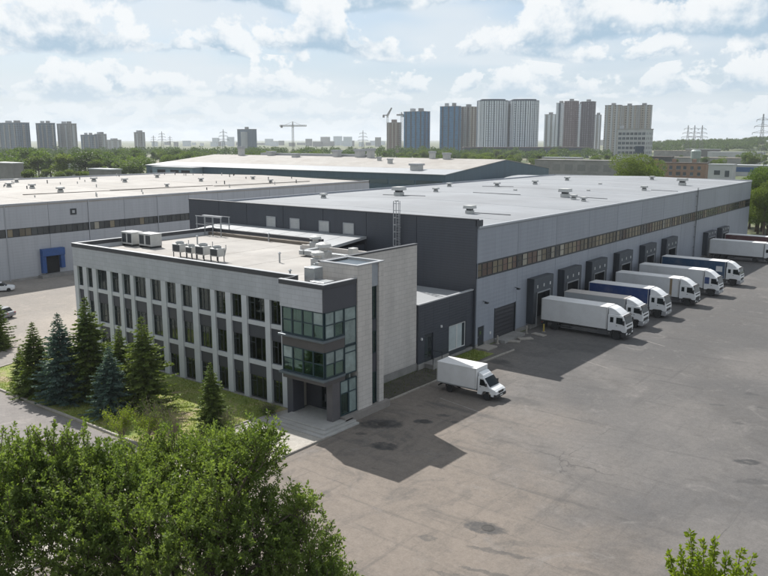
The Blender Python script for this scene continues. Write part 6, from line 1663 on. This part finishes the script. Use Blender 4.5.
# --- shrubs
def shrub(x, yb, h, r, label, m, seed, bare=0.0, n=2600, leaf=0.11):
    rs = np.random.RandomState(seed); b2 = at(x, yb, 0.06)
    t = thing('shrub', label, 'shrub', b2)
    mb = MB(); C = []; D = []
    ns = 34
    for k in range(ns):
        a = rs.uniform(0, 6.28); q = rs.uniform(0.2, 1) * r
        tip = Vector((math.cos(a) * q, math.sin(a) * q, h * rs.uniform(0.65, 1.05)))
        mid = Vector((tip.x * 0.35, tip.y * 0.35, tip.z * 0.5))
        mb.tube([(0, 0, 0), mid, tip], [0.03, 0.018, 0.006], 4)
        for j in range(4):
            f = rs.uniform(0.45, 0.95); p = mid.lerp(tip, f)
            mb.tube([p, p + Vector(rs.normal(0, 0.22, 3)) + Vector((0, 0, 0.3))], [0.01, 0.004], 3)
        m_ = int(n / ns * (1 - bare))
        s = rs.uniform(0.25, 1.0, m_)[:, None]
        C.append(np.array(mid) * (1 - s) + np.array(tip) * s + rs.normal(0, 0.13, (m_, 3))); D.append(rs.normal(size=(m_, 3)) + np.array([0, 0, 0.5]))
    mb.build('stems', TWIG, t, world=False)
    C = np.concatenate(C); D = np.concatenate(D)
    C[:, 2] = np.maximum(C[:, 2], 0.05)
    if len(C):
        V, F = leaves(C, D, rs.uniform(0.7, 1.3, len(C)) * leaf, leaf * 0.5, rs)
        obj('leaves', np_mesh('leaves', V, F), m, t)
shrub(156, 436, 3.0, 1.6, 'half bare brown twigged bush in front of the wide green spruce', LEAF_FG, 31, 0.75)
shrub(176, 438, 2.4, 1.3, 'bare twigged bush between wide spruce and separate spruce', LEAF_FG, 32, 0.9)
shrub(122, 440, 2.6, 1.7, 'leafy yellow green bush at the kerb below the spruces', LEAF_YOUNG, 33, 0.1, 3600)
shrub(232, 440, 2.6, 1.2, 'thin twigged bush beside the separate spruce', LEAF_FG, 34, 0.6)
shrub(268, 414, 0.7, 0.9, 'low round bush beside the entrance steps', LEAF_MID, 35, 0.0, 1800)
shrub(148, 441, 2.0, 1.4, 'leafy low bush at the foot of the twigged bush', LEAF_YOUNG, 36, 0.1, 2600)

# --- middle distance trees
def crown_mesh(seed, h, r, n, leaf, lobes=7):
    rs = np.random.RandomState(seed)
    C = []; D = []; tips = []
    for k in range(lobes):
        a = rs.uniform(0, 6.28); q = r * rs.uniform(0.1, 0.62); c = np.array([math.cos(a) * q, math.sin(a) * q, h * rs.uniform(0.42, 0.84)])
        rr = r * rs.uniform(0.38, 0.6); tips.append(c)
        m = n // lobes
        u = unit(rs.normal(size=(m, 3))); rad = rr * rs.uniform(0.5, 1.05, (m, 1)) ** 0.5
        C.append(c + u * rad * np.array([1, 1, 0.85])); D.append(unit(u * 0.7 + rs.normal(0, 0.7, (m, 3)) + np.array([0, 0, 0.3])))
    C = np.concatenate(C); D = np.concatenate(D)
    L_ = rs.uniform(0.6, 1.3, len(C)) * leaf
    V, F = leaves(C, D, L_, L_ * 0.7, rs)
    tr = limb_tree([(0, 0, 0), (0.05, 0, h * 0.2), (0, 0.1, h * 0.45), (0, 0, h * 0.75)], 0.022 * h, tips, rs)
    return np_mesh('crown', V, F), tr.mesh('trunk')
PR = [crown_mesh(41, 14, 5.6, 2600, 0.62), crown_mesh(42, 14, 4.6, 2300, 0.6, 6), crown_mesh(43, 14, 5.2, 2500, 0.62, 9), crown_mesh(44, 14, 3.4, 1800, 0.55, 6)]
PRN = [crown_mesh(51, 16, 6.2, 15000, 0.30, 14), crown_mesh(52, 16, 5.4, 13000, 0.30, 12)]
for (cm, tm) in PR + PRN: tm.materials.append(BARK)
CR = {}
def tree_at(P, h, k, m, label, group, wid=1.0, near=False):
    lst = PRN if near else PR
    cm, tm = lst[k % len(lst)]
    key = (near, k % len(lst), m.name)
    if key not in CR:
        c2 = cm.copy(); c2.materials.clear(); c2.materials.append(m); CR[key] = c2
    t = thing('deciduous_tree', label, 'tree', (P[0], P[1], 0), random.uniform(0, 6.28), group)
    s = h / (16.0 if near else 14.0)
    for nm, me in (('crown', CR[key]), ('trunk', tm)):
        o = bpy.data.objects.new(nm, me); COL.objects.link(o); o.parent = t; o.scale = (s * wid, s * wid, s)
    return t
def pxtree(x, d, ytop, k, m, label, group=None, wid=1.0, near=False):
    c = atd(x, HY, d); h = CAMZ + (HY - ytop) * mpx(d)
    return tree_at(c, max(5.0, h * 1.06), k, m, label, group, wid, near)
# near ones that stand out
pxtree(636, 262, 155, 0, LEAF_LIGHT, 'bright green tree beyond the far end of the warehouse roof', None, 1.15, True)
pxtree(652, 270, 160, 1, LEAF_MID, 'smaller tree touching the bright green one right of it', None, 0.9, True)
pxtree(764, 205, 168, 0, LEAF_MID, 'green tree right behind the far warehouse corner', None, 0.9, True)
pxtree(772, 190, 176, 1, LEAF_LIGHT, 'lighter tree at the right edge in front of the corner tree', None, 0.9, True)
pxtree(779, 228, 158, 1, LEAF_MID, 'tall tree cut off by the right picture edge', None, 1.0, True)
pxtree(756, 232, 186, 1, LEAF_DARK, 'dark low tree tight behind the warehouse corner', None, 0.8, True)
pxtree(790, 210, 166, 0, LEAF_MID, 'tree mostly outside the right picture edge', None, 1.0, True)
for i, (x, d, y) in enumerate(((757, 212, 196), (766, 200, 200), (776, 196, 205), (752, 216, 208), (770, 206, 188))):
    pxtree(x, d, y, i, (LEAF_MID, LEAF_LIGHT)[i % 2], 'low bushy tree filling the gap behind the far warehouse corner', 'bushy trees behind the far warehouse corner', 1.7, True)
pxtree(757, 590, 151, 2, LEAF_LIGHT, 'round tree behind the blue striped hall', None, 1.1)
pxtree(748, 600, 153, 0, LEAF_MID, 'tree left of the round one behind the blue striped hall', None, 1.0)
pxtree(722, 520, 157, 1, LEAF_MID, 'small tree between silo and white cabin', None, 0.9)
for i, (x, y) in enumerate(((22, 150), (48, 149), (8, 152), (62, 152), (84, 153), (100, 153), (118, 155), (36, 154), (72, 156), (-4, 155), (128, 157), (92, 158), (110, 160))):
    pxtree(x, random.uniform(395, 470), y, i, (LEAF_DARK, LEAF_MID, LEAF_MID, LEAF_LIGHT)[i % 4], 'large green tree in the belt behind the left warehouse roof', 'tree belt behind the left warehouse', 1.6)
for i, x in enumerate((24, 58, 104, 82, 66, 76, 44, 120)):
    pxtree(x, 340 + 12 * i, 168 + i % 2 * 2, 3, LEAF_LIGHT, 'low light green tree beside the small sheds at left', 'low trees by the left sheds', 1.5)
rs_ = random.Random(99)
def belt(x0, x1, dlo, dhi, hlo, hhi, n, label, group, mats):
    for i in range(n):
        x = rs_.uniform(x0, x1); d = rs_.uniform(dlo, dhi); c = atd(x, HY, d)
        tree_at(c, rs_.uniform(hlo, hhi), rs_.randrange(4), rs_.choice(mats), label, group, rs_.uniform(0.9, 1.3))
belt(-30, 140, 480, 760, 13, 18, 46, 'green tree in the wooded belt below the left apartment slabs', 'wooded belt below the left slabs', [LEAF_DARK, LEAF_MID, LEAF_MID])
belt(130, 340, 430, 760, 11.5, 16, 80, 'green tree in the wooded belt behind the teal hall', 'wooded belt behind the teal hall', [LEAF_MID, LEAF_LIGHT, LEAF_MID, LEAF_DARK])
belt(340, 560, 520, 860, 10, 14.5, 84, 'green tree in the belt below the towers', 'tree belt below the towers', [LEAF_MID, LEAF_LIGHT, LEAF_LIGHT, LEAF_DARK])
belt(556, 628, 500, 820, 8, 13, 34, 'green tree between concrete building and brown towers', 'trees below the brown towers', [LEAF_MID, LEAF_LIGHT])
belt(655, 790, 620, 900, 6, 10, 30, 'small tree among the low halls at right', 'trees among the right halls', [LEAF_MID, LEAF_LIGHT, LEAF_DARK])
belt(540, 610, 350, 420, 4, 7, 9, 'low bush in front of the concrete building', 'bushes by the concrete building', [LEAF_LIGHT, LEAF_MID])

# --- wooded hill at right and far woods: one mass
def hill():
    rs = np.random.RandomState(3)
    n = 40; V = []; F = []
    for i in range(n + 1):
        for j in range(9):
            x = 560 + 330 * i / n; d = 1150 + 700 * j / 8
            c = atd(x, HY, d); e = min(1, max(0, (x - 600) / 120)); hgt = 20 * e * math.sin(math.pi * min(1, (j + 0.0) / 8)) * (0.85 + 0.15 * math.sin(x * 0.05))
            V.append((c.x, c.y, -0.2 + hgt))
    for i in range(n):
        for j in range(8): F.append((i * 9 + j, i * 9 + j + 1, (i + 1) * 9 + j + 1, (i + 1) * 9 + j))
    me = bpy.data.meshes.new('hill'); me.from_pydata(V, [], F); me.update()
    return tag(obj('hill', me, GR, smooth=True), 'low wooded rise behind the right halls', None, None, 'structure')
hill()
def mass(name, label, spots, m, seed, leaf, per):
    rs = np.random.RandomState(seed); C = []; D = []
    for (x, y, z, r, h) in spots:
        u = unit(rs.normal(size=(per, 3))); u[:, 2] = np.abs(u[:, 2])
        C.append(np.array([x, y, z + h * 0.45]) + u * rs.uniform(0.6, 1.05, (per, 1)) * np.array([r, r, h * 0.55])); D.append(unit(u + rs.normal(0, 0.6, (per, 3))))
    C = np.concatenate(C); D = np.concatenate(D)
    V, F = leaves(C, D, rs.uniform(0.6, 1.3, len(C)) * leaf, leaf * 0.8, rs)
    return tag(obj(name, np_mesh(name, V, F), m), label, 'wood', None, 'stuff')
sp = []
for i in range(420):
    x = rs_.uniform(640, 800); j = rs_.uniform(0.05, 0.62); d = 1150 + 700 * j
    c = atd(x, HY, d); e = min(1, max(0, (x - 600) / 120)); hg = 20 * e * math.sin(math.pi * j) * (0.85 + 0.15 * math.sin(x * 0.05))
    sp.append((c.x, c.y, hg - 0.5, rs_.uniform(4, 6.5), rs_.uniform(7, 12)))
mass('distant_wood', 'dark wood covering the ridge at the right', sp, LEAF_DARK, 8, 1.6, 170)
sp = []
for i in range(420):
    x = rs_.uniform(-60, 640); d = rs_.uniform(780, 1150); c = atd(x, HY, d)
    sp.append((c.x, c.y, 0, rs_.uniform(4.5, 7), rs_.uniform(9, 14.5)))
mass('distant_wood', 'far band of woodland in front of the city', sp, LEAF_DARK, 9, 1.6, 150)

# ------------------------------------------------------------------ haze
def haze():
    V = []
    xs, ys, zs = (-9010, 3010), (-3010, 11010), (-1.2, 118)
    mb = MB().box(xs[0], xs[1], ys[0], ys[1], zs[0], zs[1])
    o = mb.build('haze', None)
    m = bpy.data.materials.new('haze_air'); m.use_nodes = True
    N, L = m.node_tree.nodes, m.node_tree.links
    N.clear()
    out = N.new('ShaderNodeOutputMaterial'); v = N.new('ShaderNodeVolumePrincipled')
    v.inputs['Color'].default_value = (0.90, 0.95, 1.0, 1); v.inputs['Density'].default_value = HAZE; v.inputs['Anisotropy'].default_value = 0.2
    L.new(v.outputs[0], out.inputs['Volume'])
    o.data.materials.clear(); o.data.materials.append(m)
    tag(o, 'pale summer haze lying over the city', 'haze', None, 'stuff')
HAZE = 0.00010
haze()
